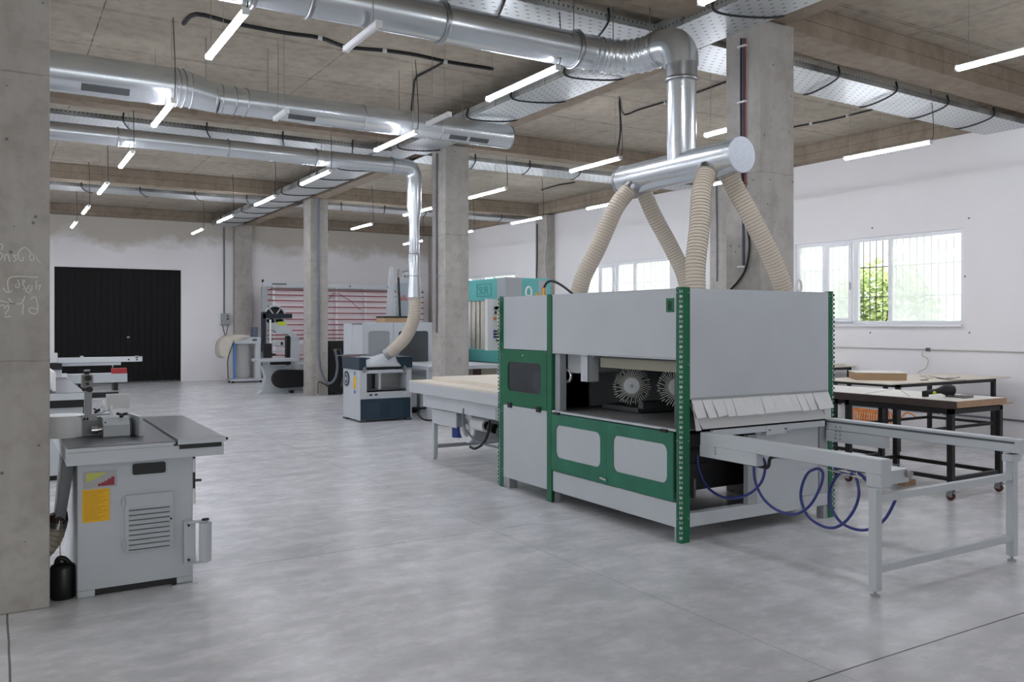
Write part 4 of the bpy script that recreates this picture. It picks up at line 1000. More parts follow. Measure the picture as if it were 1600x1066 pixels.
# ================================================================== BAND SAW
t = thing('band_saw', 'grey band saw with a spoked top wheel, black belt cover and small table', 'machine', (5.5, 19.05, 0))
BY = 19.0
def bs(u, v): p = onY(400+u/5.33, 430+v/5.33, BY); return (p[0], p[2])
body = [bs(*p) for p in ((108, 402), (250, 384), (268, 430), (360, 520), (366, 790), (380, 900), (402, 985), (404, 1002), (20, 1002), (60, 960), (82, 850), (66, 800), (50, 758), (265, 752), (290, 740), (294, 520), (262, 488), (170, 484), (160, 462), (112, 450))]
body = [(x, max(0.0, z)) for x, z in body]
m = MB(); m.prism(body, 'y', BY, BY+.22); m.build('frame_casting', GREY, t, .012)
wc = bs(186, 342); m = MB(); wr = .245
WY = BY+.28
m.ring((wc[0], WY, wc[1]), (0, 1, 0), wr-.015, .02, 44, 8, 1.6); m.cyl((wc[0], WY-.07, wc[1]), (wc[0], WY+.02, wc[1]), .055, n=20)
for k in range(5):
    a = R(90+72*k+36); m.bar((wc[0], WY, wc[1]), (wc[0]+(wr-.02)*math.cos(a), WY, wc[1]+(wr-.02)*math.sin(a)), .028, .04, up=(0, 1, 0))
m.build('top_wheel', GREY, t, .002)
m = MB(); m.cyl((wc[0], WY+.03, wc[1]), (wc[0], WY+.05, wc[1]), wr-.01, n=36); m.build('wheel_guard', BLACK, t)
x_, z_ = bs(60, 310)[0], bs(60, 310)[1]
m = MB(); m.box(bs(52, 0)[0], bs(82, 0)[0], BY-.02, BY+.12, bs(0, 640)[1], bs(0, 305)[1]); m.box(bs(55, 0)[0], bs(300, 0)[0], BY-.02, BY+.1, bs(0, 360)[1], bs(0, 320)[1]); m.build('blade_guard', mat('dark blue black steel', (30, 34, 48), .4), t, .004)
m = MB(); m.box(bs(108, 0)[0], bs(122, 0)[0], BY-.06, BY-.02, bs(0, 700)[1], bs(0, 370)[1]); m.build('blade_cover', WHITE, t)
hb = wc; m = MB(); m.prism([(hb[0]-.06, hb[1]-.07), (hb[0]+.06, hb[1]-.07), (hb[0]+.05, hb[1]+.03), (hb[0]+.02, hb[1]+.06), (hb[0]-.02, hb[1]+.06), (hb[0]-.05, hb[1]+.03)], 'y', WY-.14, WY-.05); m.build('wheel_bearing', ALU, t, .004)
m = MB(); m.box(bs(180, 0)[0], bs(250, 0)[0], BY-.006, BY, bs(0, 417)[1], bs(0, 390)[1]); st = m.build('lime_sticker', LIME, t)
m = MB(); m.box(bs(262, 0)[0], bs(290, 0)[0], BY+.05, BY+.2, bs(0, 700)[1], bs(0, 510)[1]); m.box(bs(130, 0)[0], bs(290, 0)[0], BY-.01, BY+.15, bs(0, 752)[1]+.0, bs(0, 728)[1]); m.build('throat_guard', BLACK, t)
m = MB(); m.box(bs(-40, 0)[0], bs(292, 0)[0], BY-.45, BY-.01, bs(0, 718)[1], bs(0, 694)[1]); m.build('saw_table', GREY, t, .006)
m = MB(); m.box(bs(55, 0)[0], bs(125, 0)[0], BY-.08, BY+.0, bs(0, 690)[1], bs(0, 570)[1]); m.box(bs(125, 0)[0], bs(160, 0)[0], BY-.08, BY-.03, bs(0, 672)[1], bs(0, 655)[1]); m.build('blade_guide', BLACK, t, .01)
m = MB(); c0, c1 = bs(205, 862), bs(430, 850)
pts = [(c0[0]+.215*math.cos(R(a)), c0[1]+.205*math.sin(R(a))) for a in range(95, 266, 15)]+[(c1[0], c1[1]-.20), (c1[0], c1[1]+.17)]
m.prism(pts, 'y', BY-.16, BY-.01); m.build('belt_cover', BLACK, t, .02)
m = MB(); a, b = bs(190, 995), bs(285, 965); m.bar((a[0], BY-.2, a[1]+.02), (b[0], BY-.2, b[1]), .05, .02); m.build('foot_pedal', STEEL, t)
MB().box(bs(255, 0)[0], bs(290, 0)[0], BY-.24, BY-.14, b[1]-.03, b[1]+.03).build('pedal_pad', BLACK, t)
m = MB(); m.box(5.05, 6.0, BY-.1, BY+.35, 0, .02); m.build('foot_plate', GREY, t)

# ================================================================== DUST COLLECTOR
t = thing('dust_collector', 'dust collector with a clear bag, blue post and folded cream cloth by the back wall', 'dust collector', (5.8, 22.9, 0))
CY = 22.9
m = MB(); m.box(5.26, 6.12, CY-.1, CY+.45, .05, .10); m.build('base_plate', ALU, t, .004)
m = MB(); m.box(5.3, 5.36, CY-.05, CY+.0, 0, .05); m.box(6.02, 6.08, CY-.05, CY, 0, .05); m.box(5.3, 5.36, CY+.35, CY+.4, 0, .05); m.build('castor', BLACK, t)
m = MB(); m.box(5.40, 6.12, CY, CY+.4, 1.02, 1.20); m.build('filter_housing', GREY, t, .008)
MB().box(5.84, 5.96, CY-.006, CY, 1.09, 1.15).build('nameplate', DGREY, t)
m = MB(); m.box(5.35, 5.40, CY-.02, CY+.03, .10, 1.14); m.build('blue_post', mat('blue plastic post', (70, 124, 196), .4), t)
m = MB(); m.box(5.93, 6.06, CY+.02, CY+.2, .10, 1.02); m.build('rear_column', GREY, t, .004)
m = MB()
n = 24
def bagring(z, rx, ry, tw):
    return [(5.62+rx*(1+.05*math.sin(3*a+tw))*math.cos(a), CY+.2+ry*(1+.06*math.sin(4*a+tw))*math.sin(a), z) for a in [2*math.pi*k/n for k in range(n)]]
rg = [bagring(z, rx, ry, tw) for z, rx, ry, tw in ((1.0, .20, .18, 0), (.8, .19, .18, .5), (.6, .20, .17, 1.2), (.4, .19, .18, 2), (.2, .20, .17, 2.7), (.11, .15, .13, 3))]
m.add([v for r_ in rg for v in r_], [(i*n+k, i*n+(k+1) % n, (i+1)*n+(k+1) % n, (i+1)*n+k) for i in range(5) for k in range(n)], True)
m.build('clear_bag', CLEARP, t)
m = MB(); m.ring((5.62, CY+.2, 1.0), (0, 0, 1), .20, .01, 24, 6); m.build('bag_clamp', CHROME, t)
m = MB(); m.cyl((5.95, CY+.2, 1.20), (5.95, CY+.2, 1.46), .09, n=20); m.build('motor', mat('slate motor', (84, 92, 108), .4), t, .006)
P = [(4.96, .78), (4.95, .98), (5.02, 1.16), (5.18, 1.25), (5.5, 1.28), (5.74, 1.25), (5.86, 1.215), (5.6, 1.205), (5.42, 1.2), (5.36, 1.08), (5.28, .86), (5.18, .66), (5.06, .64), (4.98, .70)]
m = MB(); vs = []
for yy, s_ in ((CY-.04, .9), (CY+.02, 1.0), (CY+.2, 1.02), (CY+.38, 1.0), (CY+.44, .92)):
    cxm, czm = 5.35, 1.05
    vs.append([(cxm+(x-cxm)*s_, yy, czm+(z-czm)*s_) for x, z in P])
N = len(P); m.add([v for r_ in vs for v in r_], [(i*N+k, i*N+(k+1) % N, (i+1)*N+(k+1) % N, (i+1)*N+k) for i in range(4) for k in range(N)], True); m.add(vs[0], [tuple(range(N))]); m.add(vs[-1], [tuple(range(N))])
o = m.build('filter_cloth', CLOTH, t); sb = o.modifiers.new('s', 'SUBSURF'); sb.levels = 1; sb.render_levels = 1
m = MB(); m.tube([(5.36, CY-.03, 1.12), (5.28, CY-.06, .9), (5.2, CY-.05, .62), (5.2, CY-.05, .25), (5.22, CY, .12)], .012, 6, sub=4); m.build('cable', CABLE, t)

# switch box with conduit on the back wall
t = thing('switch_box', 'grey electrical switch box on the back wall between the gate and the pilaster', 'electrical box', (5.42, 24.1, 1.52))
m = MB(); m.box(5.31, 5.54, 24.10, 24.198, 1.52, 1.83); m.build('enclosure', GREY2, t, .006)
m = MB(); m.cyl((5.48, 24.10, 1.76), (5.48, 24.09, 1.76), .02, n=12); m.cyl((5.48, 24.10, 1.68), (5.48, 24.09, 1.68), .025, n=12); m.build('push_button', BLACK, t)
m = MB(); m.tube([(5.35, 24.15, 1.52), (5.40, 24.15, 1.30), (5.44, 24.15, 1.20), (5.47, 24.15, 1.35), (5.50, 24.15, 1.52)], .01, 6, sub=3); m.build('cable_loop', CABLE, t)
tag(MB().cyl((5.40, 24.17, 1.83), (5.40, 24.17, 4.2), .022, n=10).build('conduit_pipe', CONDUIT), 'straight grey conduit rising from the switch box to the ceiling tray', 'conduit')

# black cabinet between far pillar and planer
t = thing('control_cabinet', 'black control cabinet with three brass fittings behind the far free pillar', 'cabinet', (6.6, 18.3, 0))
m = MB(); m.box(6.24, 7.2, 18.0, 18.5, .02, 1.17); m.build('housing', BLACK, t, .006)
m = MB(); m.box(6.24, 6.3, 18.0, 18.06, 0, .02); m.box(7.1, 7.2, 18.4, 18.5, 0, .02); m.build('foot', BLACK, t)
for k in range(3):
    m = MB(); m.cyl((6.33+k*.06, 17.93, .985), (6.33+k*.06, 18.0, .985), .018, n=10); m.build('brass_fitting', BRASS, t)
def hoseY(pts, Y, r, m_, name, label, cat='hose'):
    o = MB().tube([onY(px, py, Y) for px, py in pts], r, 8, sub=6).build(name, m_); return tag(o, label, cat)
hoseY([(523, 546), (526, 560), (527, 575), (524, 590), (518, 598), (511, 600)], 17.86, .030, CONDUIT, 'grey_hose', 'grey hose hanging from the leftmost brass fitting of the black cabinet')
hoseY([(531, 546), (535, 560), (538, 578), (536, 592), (533, 604)], 17.88, .018, mat('slate hose', (70, 76, 84), .5), 'grey_hose', 'thin slate hose hanging from the rightmost brass fitting of the black cabinet')
hoseY([(498, 300), (498, 420), (498, 520), (499, 562), (503, 582), (510, 596), (518, 600)], 17.86, .026, CONDUIT, 'conduit_pipe', 'grey conduit running down the farthest free pillar and curving to the black cabinet', 'conduit')
hoseY([(497, 616), (497, 600), (499, 597), (504, 599), (511, 603), (520, 612), (534, 616)], 17.80, .012, CABLE, 'floor_cable', 'thin dark cable curving over the floor at the foot of the far free pillar', 'cable')
m = MB(); p = onY(497, 608, 17.83); m.cyl((p[0], 17.83, 0), (p[0], 17.83, .30), .022, n=10); tag(m.build('floor_pipe', WCABLE), 'short white pipe stub standing at the foot of the far free pillar', 'pipe')
hoseY([(624, 640), (655, 642), (662, 652), (670, 656), (677, 656)], 12.5, .014, CABLE, 'floor_cable', 'black cable on the floor between planer and outfeed table', 'cable') if False else None
m = MB(); m.tube([onZ(648, 633, .06), onZ(650, 640, .03), onZ(655, 650, .012), onZ(664, 656, .012), onZ(676, 657, .012)], .014, 8, sub=5); tag(m.build('floor_cable', CABLE), 'black cable curving over the floor between planer and outfeed table', 'cable')
t = thing('floor_unit', 'small grey boxes on the floor right of the planer', 'machine', (6.4, 13.9, 0))
m = MB(); m.box(6.15, 6.30, 13.6, 13.8, .1, .5); m.box(6.36, 6.62, 13.6, 13.9, .0, .55); m.build('housing', GREY, t, .006)
m = MB(); m.box(6.14, 6.31, 13.58, 13.8, .0, .1); m.cyl((6.2, 13.55, .08), (6.5, 13.55, .08), .02, n=8); m.build('base', BLACK, t)

# ================================================================== SPINDLE MOULDER (left foreground)
t = thing('spindle_moulder', 'light grey spindle moulder with yellow label and louvred door, beside the left pillar', 'machine', (.72, 5.9, 0))
m = MB(); m.box(.40, 1.02, 5.38, 6.35, .04, .77); m.box(.40, .49, 5.38, 6.35, 0, .04); m.box(.93, 1.02, 5.38, 6.35, .0, .04)
m.build('cabinet', GREY, t, .005)
MB().box(.49, .93, 5.40, 6.3, .005, .04).build('plinth_gap', BLACK, t)
MB().box(.90, 1.04, 5.34, 5.40, 0, .008).build('foot_plate', STEEL, t)
m = MB(); m.prism([(.335, .775), (1.165, .775), (1.165, .845), (.335, .845)], 'y', 5.22, 6.62); m.box(.335, .895, 5.22, 6.62, .845, .868)
m.build('table_apron', GREY, t, .004)
MB().box(.34, .893, 5.225, 6.61, .868, .872).build('cast_table', CAST, t, .001)
m = MB(); m.box(.905, 1.175, 5.215, 6.60, .858, .882); m.box(.93, 1.14, 5.215, 6.60, .848, .858); sl = m.build('sliding_table', CAST, t, .002)
MB().box(.906, 1.174, 5.212, 5.216, .852, .881).build('front_edge', GREY, sl)
m = MB(); m.box(.896, .905, 5.219, 6.6, .846, .870); m.box(.885, .93, 5.217, 5.24, .846, .858); m.box(.915, 1.15, 5.214, 5.24, .826, .852); m.box(1.14, 1.15, 5.216, 5.24, .845, .866); m.box(1.15, 1.18, 5.216, 5.24, .86, .866)
m.build('slide_gap', BLACK, t)
m = MB(); m.cyl((1.175, 5.23, .868), (1.19, 5.23, .868), .008, n=8); m.build('stop_knob', BLACK, t)
m = MB(); m.prism(rrect(.686, .866, .672, .737, .012), 'y', 5.374, 5.38); m.build('scale_window', BLACK, t)
lb = MB().box(.43, .60, 5.377, 5.38, .617, .712).build('speed_chart', mat('grey label', (176, 174, 174), .5), t)
m = MB()
for k, h_ in enumerate((.045, .04, .034, .028, .018, .01)): m.box(.445+k*.016, .461+k*.016, 5.3755, 5.377, .700-h_, .703)
m.build('yellow_bars', mat('olive yellow print', (200, 204, 100), .5), lb)
m = MB()
for k, h_ in enumerate((.008, .014, .022, .032, .042)): m.box(.505+k*.017, .522+k*.017, 5.3755, 5.377, .626, .626+h_+.006)
m.build('red_bars', mat('dark red print', (150, 44, 60), .5), lb)
yl = MB().box(.425, .565, 5.377, 5.38, .425, .61).build('yellow_label', YELLOW, t)
m = MB()
for k in range(15): m.box(.435, .555-(k*37 % 5)*.012, 5.3762, 5.377, .597-k*.0112, .5985-k*.0112)
m.build('printed_lines', mat('label ink', (150, 104, 20), .5), yl)
dr = MB().box(.645, .905, 5.362, 5.38, .225, .56).build('louvred_door', GREY, t, .004)
m = MB()
for k in range(9):
    z = .245+k*.0285; m.prism([(5.362, z), (5.350, z+.003), (5.362, z+.016)], 'x', .665, .885)
m.build('louvres', GREY, dr)
m = MB()
for k in range(9): m.box(.664, .886, 5.355, 5.3615, .2405+k*.0285, .2445+k*.0285)
m.build('louvre_slots', DGREY, dr)
m = MB()
for z in (.28, .52): m.cyl((.638, 5.362, z-.02), (.638, 5.362, z+.02), .007, n=8)
m.build('hinge', GREY, dr)
MB().cyl((.893, 5.356, .40), (.893, 5.362, .40), .006, n=10).build('lock', BLACK, dr)
m = MB(); m.box(1.02, 1.035, 5.385, 5.9, .47, .765); m.build('side_plate', BLACK, t)
m = MB(); m.box(1.018, 1.03, 5.37, 5.39, .66, .74); m.box(1.018, 1.03, 5.37, 5.39, .47, .56); m.build('side_hinges', WHITE, t)
MB().cyl((1.035, 5.5, .59), (1.09, 5.48, .59), .009, n=10).build('lever', STEEL, t)
# feed roller bracket
m = MB(); m.box(.965, 1.03, 5.35, 5.36, .12, .375); m.box(.98, 1.10, 5.33, 5.36, .360, .372); m.box(.98, 1.10, 5.33, 5.36, .118, .128); bk = m.build('roller_bracket', GREY, t, .003)
m = MB(); m.cyl((1.085, 5.345, .128), (1.085, 5.345, .36), .036, n=24); m.build('roller', GREY, bk)
m = MB(); m.cyl((1.085, 5.345, .372), (1.085, 5.345, .38), .022, n=16)
for z in (.145, .35): m.cyl((.99, 5.35, z), (.99, 5.345, z), .008, n=10)
m.build('bolts', BLACK, bk)
# guard and fence assembly
m = MB(); m.cyl((.355, 5.80, .872), (.355, 5.80, 1.0), .115, n=36); m.box(.355, .45, 5.70, 5.82, .872, .99); m.build('guard_drum', WHITE, t, .008)
m = MB(); m.cyl((.24, 5.85, .93), (.34, 5.85, .93), .06, n=20); m.build('hose_stub', HOSE, t)
m = MB(); m.box(.445, .56, 5.74, 5.82, .872, .985); m.build('guard_back', GREY2, t, .003)
m = MB(); m.box(.445, .53, 5.70, 5.76, .965, 1.0); m.build('bracket_block', GREY2, t, .003)
m = MB()
for x in (.462, .478): m.cyl((x, 5.70, .982), (x, 5.694, .978), .006, n=10)
m.build('bolts', BLACK, t)
m = MB(); m.cyl((.495, 5.66, .915), (.53, 5.66, .915), .024, n=20); m.cyl((.53, 5.66, .915), (.555, 5.66, .918), .013, n=14); m.build('micro_adjuster', CHROME, t)
ps = MB().box(.464, .504, 5.72, 5.76, .995, 1.17).build('guard_post', GREY2, t, .004)
m = MB(); m.box(.448, .510, 5.70, 5.77, 1.165, 1.245); m.build('post_head', mat('warm grey casting', (150, 146, 144), .5), ps, .006)
m = MB(); m.cyl((.48, 5.70, 1.225), (.48, 5.675, 1.225), .018, n=14); m.cyl((.478, 5.70, 1.19), (.478, 5.685, 1.19), .009, n=12); m.cyl((.485, 5.72, 1.155), (.492, 5.685, 1.155), .016, n=14); m.cyl((.478, 5.73, 1.245), (.478, 5.73, 1.262), .014, n=14); m.cyl((.462, 5.72, 1.155), (.455, 5.715, 1.152), .009, n=10)
m.build('clamp_knob', BLACK, ps, .002)
m = MB(); m.ring((.478, 5.73, 1.268), (0, .3, 1), .016, .003, 20, 6); m.build('knob_rim', ALU, ps)
fb = MB(); fb.prism([(5.60, .872), (5.60, .945), (5.64, .985), (5.80, .985), (5.80, .872)], 'x', .555, .70)
fb = fb.build('fence_block', GREY, t, .008)
m = MB(); m.cyl((.66, 5.66, .985), (.66, 5.65, 1.0), .012, n=10)
for a in range(3):
    q = R(120*a+20); m.bar((.66, 5.65, 1.0), (.66+.036*math.cos(q), 5.65+.02*math.sin(q), 1.0+.012*math.sin(q)), .018, .016)
m.build('star_knob', BLACK, fb, .005)
m = MB(); m.cyl((.565, 5.598, .962), (.565, 5.605, .962), .005, n=8); m.build('set_screw', BLACK, fb)
m = MB(); m.hexa([(.722, 5.74, .872), (.705, 5.74, .872), (.748, 5.57, .872), (.770, 5.57, .872), (.722, 5.74, 1.0), (.705, 5.74, 1.0), (.748, 5.57, .99), (.770, 5.57, .99)]); m.build('fence_face', GREY, t, .003)
m = MB(); m.box(.702, .712, 5.62, 5.80, .88, .98); m.build('dark_gap', DGREY, t)
m = MB(); m.box(.600, .735, 5.90, 5.915, 1.015, 1.108); m.build('rear_fence_plate', WHITE, t, .002)
m = MB(); m.cyl((.50, 5.76, 1.0), (.62, 5.82, 1.02), .005, n=8); m.cyl((.50, 5.72, 1.0), (.60, 5.74, 1.0), .007, n=8); m.cyl((.52, 5.78, 1.02), (.58, 5.86, 1.04), .004, n=8); m.box(.612, .625, 5.80, 5.82, .98, 1.045); m.box(.575, .59, 5.86, 5.88, .98, 1.075); m.build('guard_rods', STEEL, t)
m = MB(); m.bar((.52, 5.74, 1.01), (.55, 5.74, 1.03), .014, .016); m.bar((.515, 5.75, 1.035), (.54, 5.75, 1.02), .014, .01); m.build('small_levers', BLACK, t, .002)
# dust chute below the table
m = MB(); m.hexa([(.30, 5.62, .40), (.355, 5.62, .40), (.355, 5.75, .40), (.30, 5.75, .40), (.335, 5.5, .775), (.40, 5.5, .775), (.40, 5.8, .775), (.335, 5.8, .775)]); m.build('dust_chute', GREY2, t, .004)
m = MB(); m.cyl((.325, 5.66, .385), (.320, 5.66, .44), .05, n=20); m.build('hose_clamp', mat('rust brown', (70, 44, 40), .6), t)
o = ribbed('dust_hose', [(.322, 5.66, .385), (.30, 5.66, .30), (.24, 5.66, .22), (.17, 5.68, .20)], .046, 'short cream ribbed hose under the spindle moulder table beside the left pillar', pitch=.028, sub=8)
t2 = thing('canister', 'squat black canister on the floor between left pillar and spindle moulder', 'canister', (.33, 5.45, 0))
m = MB(); m.lathe((.332, 5.46, 0), (0, 0, 1), [(.0, 0), (.062, 0), (.066, .01), (.066, .17), (.060, .185), (.03, .20), (0, .20)]); m.build('body', mat('glossy black plastic', (14, 14, 15), .35), t2)
m = MB(); m.tube([(.30, 5.46, .19), (.31, 5.45, .225), (.34, 5.45, .22), (.365, 5.45, .19)], .014, 8, sub=4); m.build('handle', BLACK, t2)
tag(MB().tube([(.335, 5.60, .40), (.332, 5.56, .34), (.322, 5.52, .28), (.322, 5.47, .205)], .003, 6, sub=4).build('yellow_cable', mat('dull yellow cable', (190, 176, 120), .5)), 'thin dull yellow cable hanging down to the black canister', 'cable')

# ================================================================== SLIDING TABLE SAW (behind the moulder)
t = thing('sliding_table_saw', 'light grey sliding table saw with fence and crosscut rail in front of the black gate', 'machine', (.6, 10.8, 0))
m = MB(); m.box(.25, .775, 9.42, 12.2, .80, .868); m.build('saw_table', GREY, t, .006)
MB().box(.252, .772, 9.425, 12.18, .868, .872).build('table_top', CAST, t)
m = MB(); m.box(.25, .76, 9.55, 12.1, .05, .72); m.build('cabinet', GREY, t, .006)
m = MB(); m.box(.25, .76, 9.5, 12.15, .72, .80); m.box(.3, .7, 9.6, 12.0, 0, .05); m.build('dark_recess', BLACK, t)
m = MB(); m.box(.485, .515, 9.45, 11.0, .89, 1.075); m.build('rip_fence', WHITE, t, .004)
m = MB(); m.box(.40, .485, 9.8, 10.6, .875, .95); m.build('fence_carriage', GREY, t, .004)
def rectY(x0, x1, y0, y1, Y, d, name, m_, par, bev=.003):
    a, b = onY(x0, y0, Y), onY(x1, y1, Y); return MB().box(min(a[0], b[0]), max(a[0], b[0]), Y, Y+d, min(a[2], b[2]), max(a[2], b[2])).build(name, m_, par, bev)
SY = 12.6
rectY(85, 96.5, 576, 596, SY, .25, 'riser_block', GREY, t)
rectY(76, 97, 568, 577.5, SY-.05, .2, 'clamp_unit', BLACK, t)
rectY(73, 90, 552, 576, SY+.25, .1, 'end_plate', WHITE, t)
MB().cyl(onY(75, 562, SY-.1), onY(75, 562, SY-.04), .025, n=14).build('black_knob', BLACK, t)
ub = rectY(90, 222.5, 559.5, 565, SY, .08, 'crosscut_rail', ALU, t)
rectY(90, 189, 565, 570.5, SY+.02, .08, 'rail_support', GREY, t)
for x in (128, 214): rectY(x-2.5, x+2.5, 556.5, 559.5, SY, .05, 'stop_block', ALU, t, .001)
for x in (201, 214): 
    p = onY(x, 562, SY); MB().cyl((p[0], SY-.004, p[2]), (p[0], SY, p[2]), .011, n=12).build('bolt', BLACK, t)
rectY(96, 199, 586.5, 597, SY+.05, .3, 'sliding_carriage', GREY, t)
rectY(96, 105, 584, 597, SY, .05, 'carriage_block', WHITE, t)
rectY(175, 198.5, 576, 585, SY+.06, .12, 'push_block', REDP, t)
p = onY(176, 572, SY+.1); MB().cyl((p[0], SY+.1, p[2]-.02), (p[0], SY+.1, p[2]+.03), .008, n=8).build('rail_pin', STEEL, t)
m = MB(); a = onY(150, 599, SY+.2); m.box(.95, 1.05, SY+.1, SY+.3, 0, a[2]+.01); m.box(.7, 1.45, SY+.15, SY+.25, .55, .62); m.box(1.38, 1.44, SY+.1, SY+.3, a[2]-.1, a[2]+.02); m.build('support_arm', BLACK, t)

# ================================================================== WORKBENCHES ON THE RIGHT
def bench(label, x0, x1, y0, y1, zt, rail, castors, grp='black steel workbench frames', mids=(), leg=.05):
    t = thing('workbench', label, 'workbench', ((x0+x1)/2, (y0+y1)/2, 0), grp)
    m = MB(); m.box(x0, x1, y0, y0+leg, zt-.045, zt); m.box(x0, x1, y1-leg, y1, zt-.045, zt); m.box(x0, x0+leg, y0, y1, zt-.045, zt); m.box(x1-leg, x1, y0, y1, zt-.045, zt); m.build('top_frame', BLACKM, t, .003)
    zb = .11 if castors else 0
    P = [(x0, y0), (x1-leg, y0), (x0, y1-leg), (x1-leg, y1-leg)]+[(mx, my) for mx, my in mids]
    for x, y in P:
        lg = MB().box(x, x+leg, y, y+leg, zb, zt-.046).build('leg', BLACKM, t, .003)
        if castors:
            c = MB(); c.box(x-.012, x+leg+.012, y-.012, y+leg+.012, zb-.004, zb+.002); c.box(x+.0, x+.006, y-.0, y+leg, .03, zb); c.box(x+leg-.006, x+leg, y, y+leg, .03, zb); c.box(x-.02, x+leg+.02, y-.03, y-.018, .07, .085); cc = c.build('castor_fork', STEEL, lg, .001)
            MB().cyl((x+.012, y+leg/2, .037), (x+leg-.012, y+leg/2, .037), .037, n=20).build('castor_wheel', RUBRED, lg, .004)
    m = MB()
    if rail:
        z0, z1 = rail-.018, rail+.018
        m.box(x0+leg, x1-leg, y0+.008, y0+leg-.008, z0, z1); m.box(x0+leg, x1-leg, y1-leg+.008, y1-.008, z0, z1); m.box(x0+.008, x0+leg-.008, y0+leg, y1-leg, z0, z1); m.box(x1-leg+.008, x1-.008, y0+leg, y1-leg, z0, z1)
        m.build('lower_rail', BLACKM, t, .002)
    return t
bench('nearest black steel workbench on red-wheeled castors, right of the sanding machine', 7.16, 7.96, 4.40, 5.50, .80, .185, True)
bench('second black workbench frame standing behind the nearest one', 7.16, 7.96, 5.62, 6.7, .80, .185, True)
bench('long black bench frame with the stack of boards under the large window', 9.35, 11.45, 6.42, 7.38, .82, .22, False, mids=((10.4, 6.42), (10.4, 7.33)))
bench('farthest black bench frame against the windowed wall', 10.2, 11.75, 8.9, 9.9, .86, .3, False)
def board(name, x0, x1, y0, y1, z0, z1, m_, label, grp=None, cat='board', bev=.002):
    return tag(MB().box(x0, x1, y0, y1, z0, z1).build(name, m_, None, bev), label, cat, grp)
t = thing('worktop_slab', 'thick dark-edged slab of pale boards on the nearest castor workbench', 'board', (7.5, 5.4, .80))
m = MB(); m.box(7.17, 7.95, 4.36, 6.6, .812, .870); m.build('slab', PLYE, t, .002)
m = MB(); m.box(7.155, 7.17, 4.36, 6.6, .805, .870); m.build('dark_edge', DBOARD, t, .002)
m = MB()
for k, (a, b) in enumerate(((4.37, 5.0), (5.005, 5.7), (5.705, 6.59))): m.box(7.18, 7.94, a, b, .8705, .8725)
m.build('white_face', WBOARD, t)
m = MB(); m.bar((7.3, 4.9, .8735), (7.9, 5.4, .8735), .004, .002); m.bar((7.2, 5.3, .8735), (7.9, 5.5, .8735), .004, .002); m.build('pencil_lines', DGREY, t)
board('thin_board', 7.18, 8.22, 4.45, 5.6, .8005, .8115, PLYE, 'thin reddish board sticking out to the right under the nearest slab')
board('bench_sheet', 9.10, 11.70, 6.36, 7.42, .821, .836, PLY, 'large pale sheet on the long bench under the window')
rnd = random.Random(3)
z = .8365
def stack_board(z0, z1, m_, label, grow=0):
    P = [(9.34-grow, 7.01), (9.78, 6.60-grow), (10.10+grow, 6.95), (9.66, 7.36+grow)]
    tag(MB().prism(P, 'z', z0, z1).build('stacked_board', m_, None, .002), label, 'board', 'small stack of boards on the long bench')
for k in range(5):
    stack_board(z, z+.017, CARD, '%s brown edged board in the small stack on the long bench' % ('lowest', 'second', 'third', 'fourth', 'fifth')[k], rnd.uniform(-.006, .006)); z += .018
stack_board(z, z+.008, WBOARD, 'top white sheet of the small stack on the long bench', .012)
board('bench_sheet', 10.15, 11.8, 8.85, 9.95, .861, .880, PLY, 'lower pale sheet on the farthest bench')
board('bench_sheet', 10.15, 11.55, 8.87, 9.9, .881, .915, PLY, 'upper pale sheet on the farthest bench')
# sander lying on the slab
t = thing('power_tool', 'black cordless power tool with lime accents lying on the nearest slab', 'power tool', (7.5, 4.75, .873))
c0 = Vector((7.50, 4.72, .873)); u = Vector((.855, -.518, 0)); wv = Vector((.518, .855, 0))
def tp(a, b, c): return c0+u*a+wv*b+Vector((0, 0, c))
m = MB(); m.tube([tp(-.02, 0, .055), tp(.03, 0, .062), (tp(.09, 0, .06)), tp(.13, 0, .055)], [.028, .036, .045, .052, .053, .050, .045, .03], 16, sub=3); m.build('motor_body', BLACK, t)
m = MB(); m.tube([tp(-.16, 0, .035), tp(-.08, 0, .045), tp(-.02, 0, .055)], [.020, .022, .024, .028], 12, sub=3); m.box(*(lambda p: (p.x-.025, p.x+.025, p.y-.02, p.y+.02, .873, .925))(tp(-.14, 0, 0))); m.build('handle', BLACK, t, .004)
m = MB(); p = tp(-.07, -.026, .04); m.cyl(p, p-wv*.004, .016, n=14); m.build('lime_badge', LIME, t)
m = MB(); m.cyl(tp(.1, 0, .0), tp(.1, 0, .02), .05, n=20); m.build('sanding_pad', DGREY, t)
board('sanding_block', 7.52, 7.66, 4.50, 4.60, .8735, .895, mat('grey block', (120, 116, 114), .7), 'small grey block in front of the black power tool', cat='block')
# small things on the long bench
board('wood_strip', 9.95, 10.08, 6.50, 6.53, .837, .845, mat('dark brown wood', (92, 60, 50), .6), 'small dark brown strip lying on the large pale sheet', cat='strip')
for k, (px, py) in enumerate(((1451, 590), (1484, 590))):
    p = onZ(px, py, .85); m = MB(); m.ring((p[0], p[1], .848), (0, 0, 1), .035, .010, 20, 6)
    tag(m.build('tape_roll', PLY), 'pale tape roll on the large sheet, %s of two' % ('left' if k == 0 else 'right'), 'tape roll', 'tape rolls')
m = MB(); m.tube([onZ(1452, 588, .842), onZ(1470, 591, .842), onZ(1484, 592, .842), onZ(1500, 589, .842)], .004, 5, sub=4); m.tube([onZ(1464, 591, .842), onZ(1485, 594, .842), onZ(1510, 594, .842)], .004, 5, sub=4); tag(m.build('loose_cord', CABLE), 'thin dark cord loosely lying around the tape rolls', 'cord')
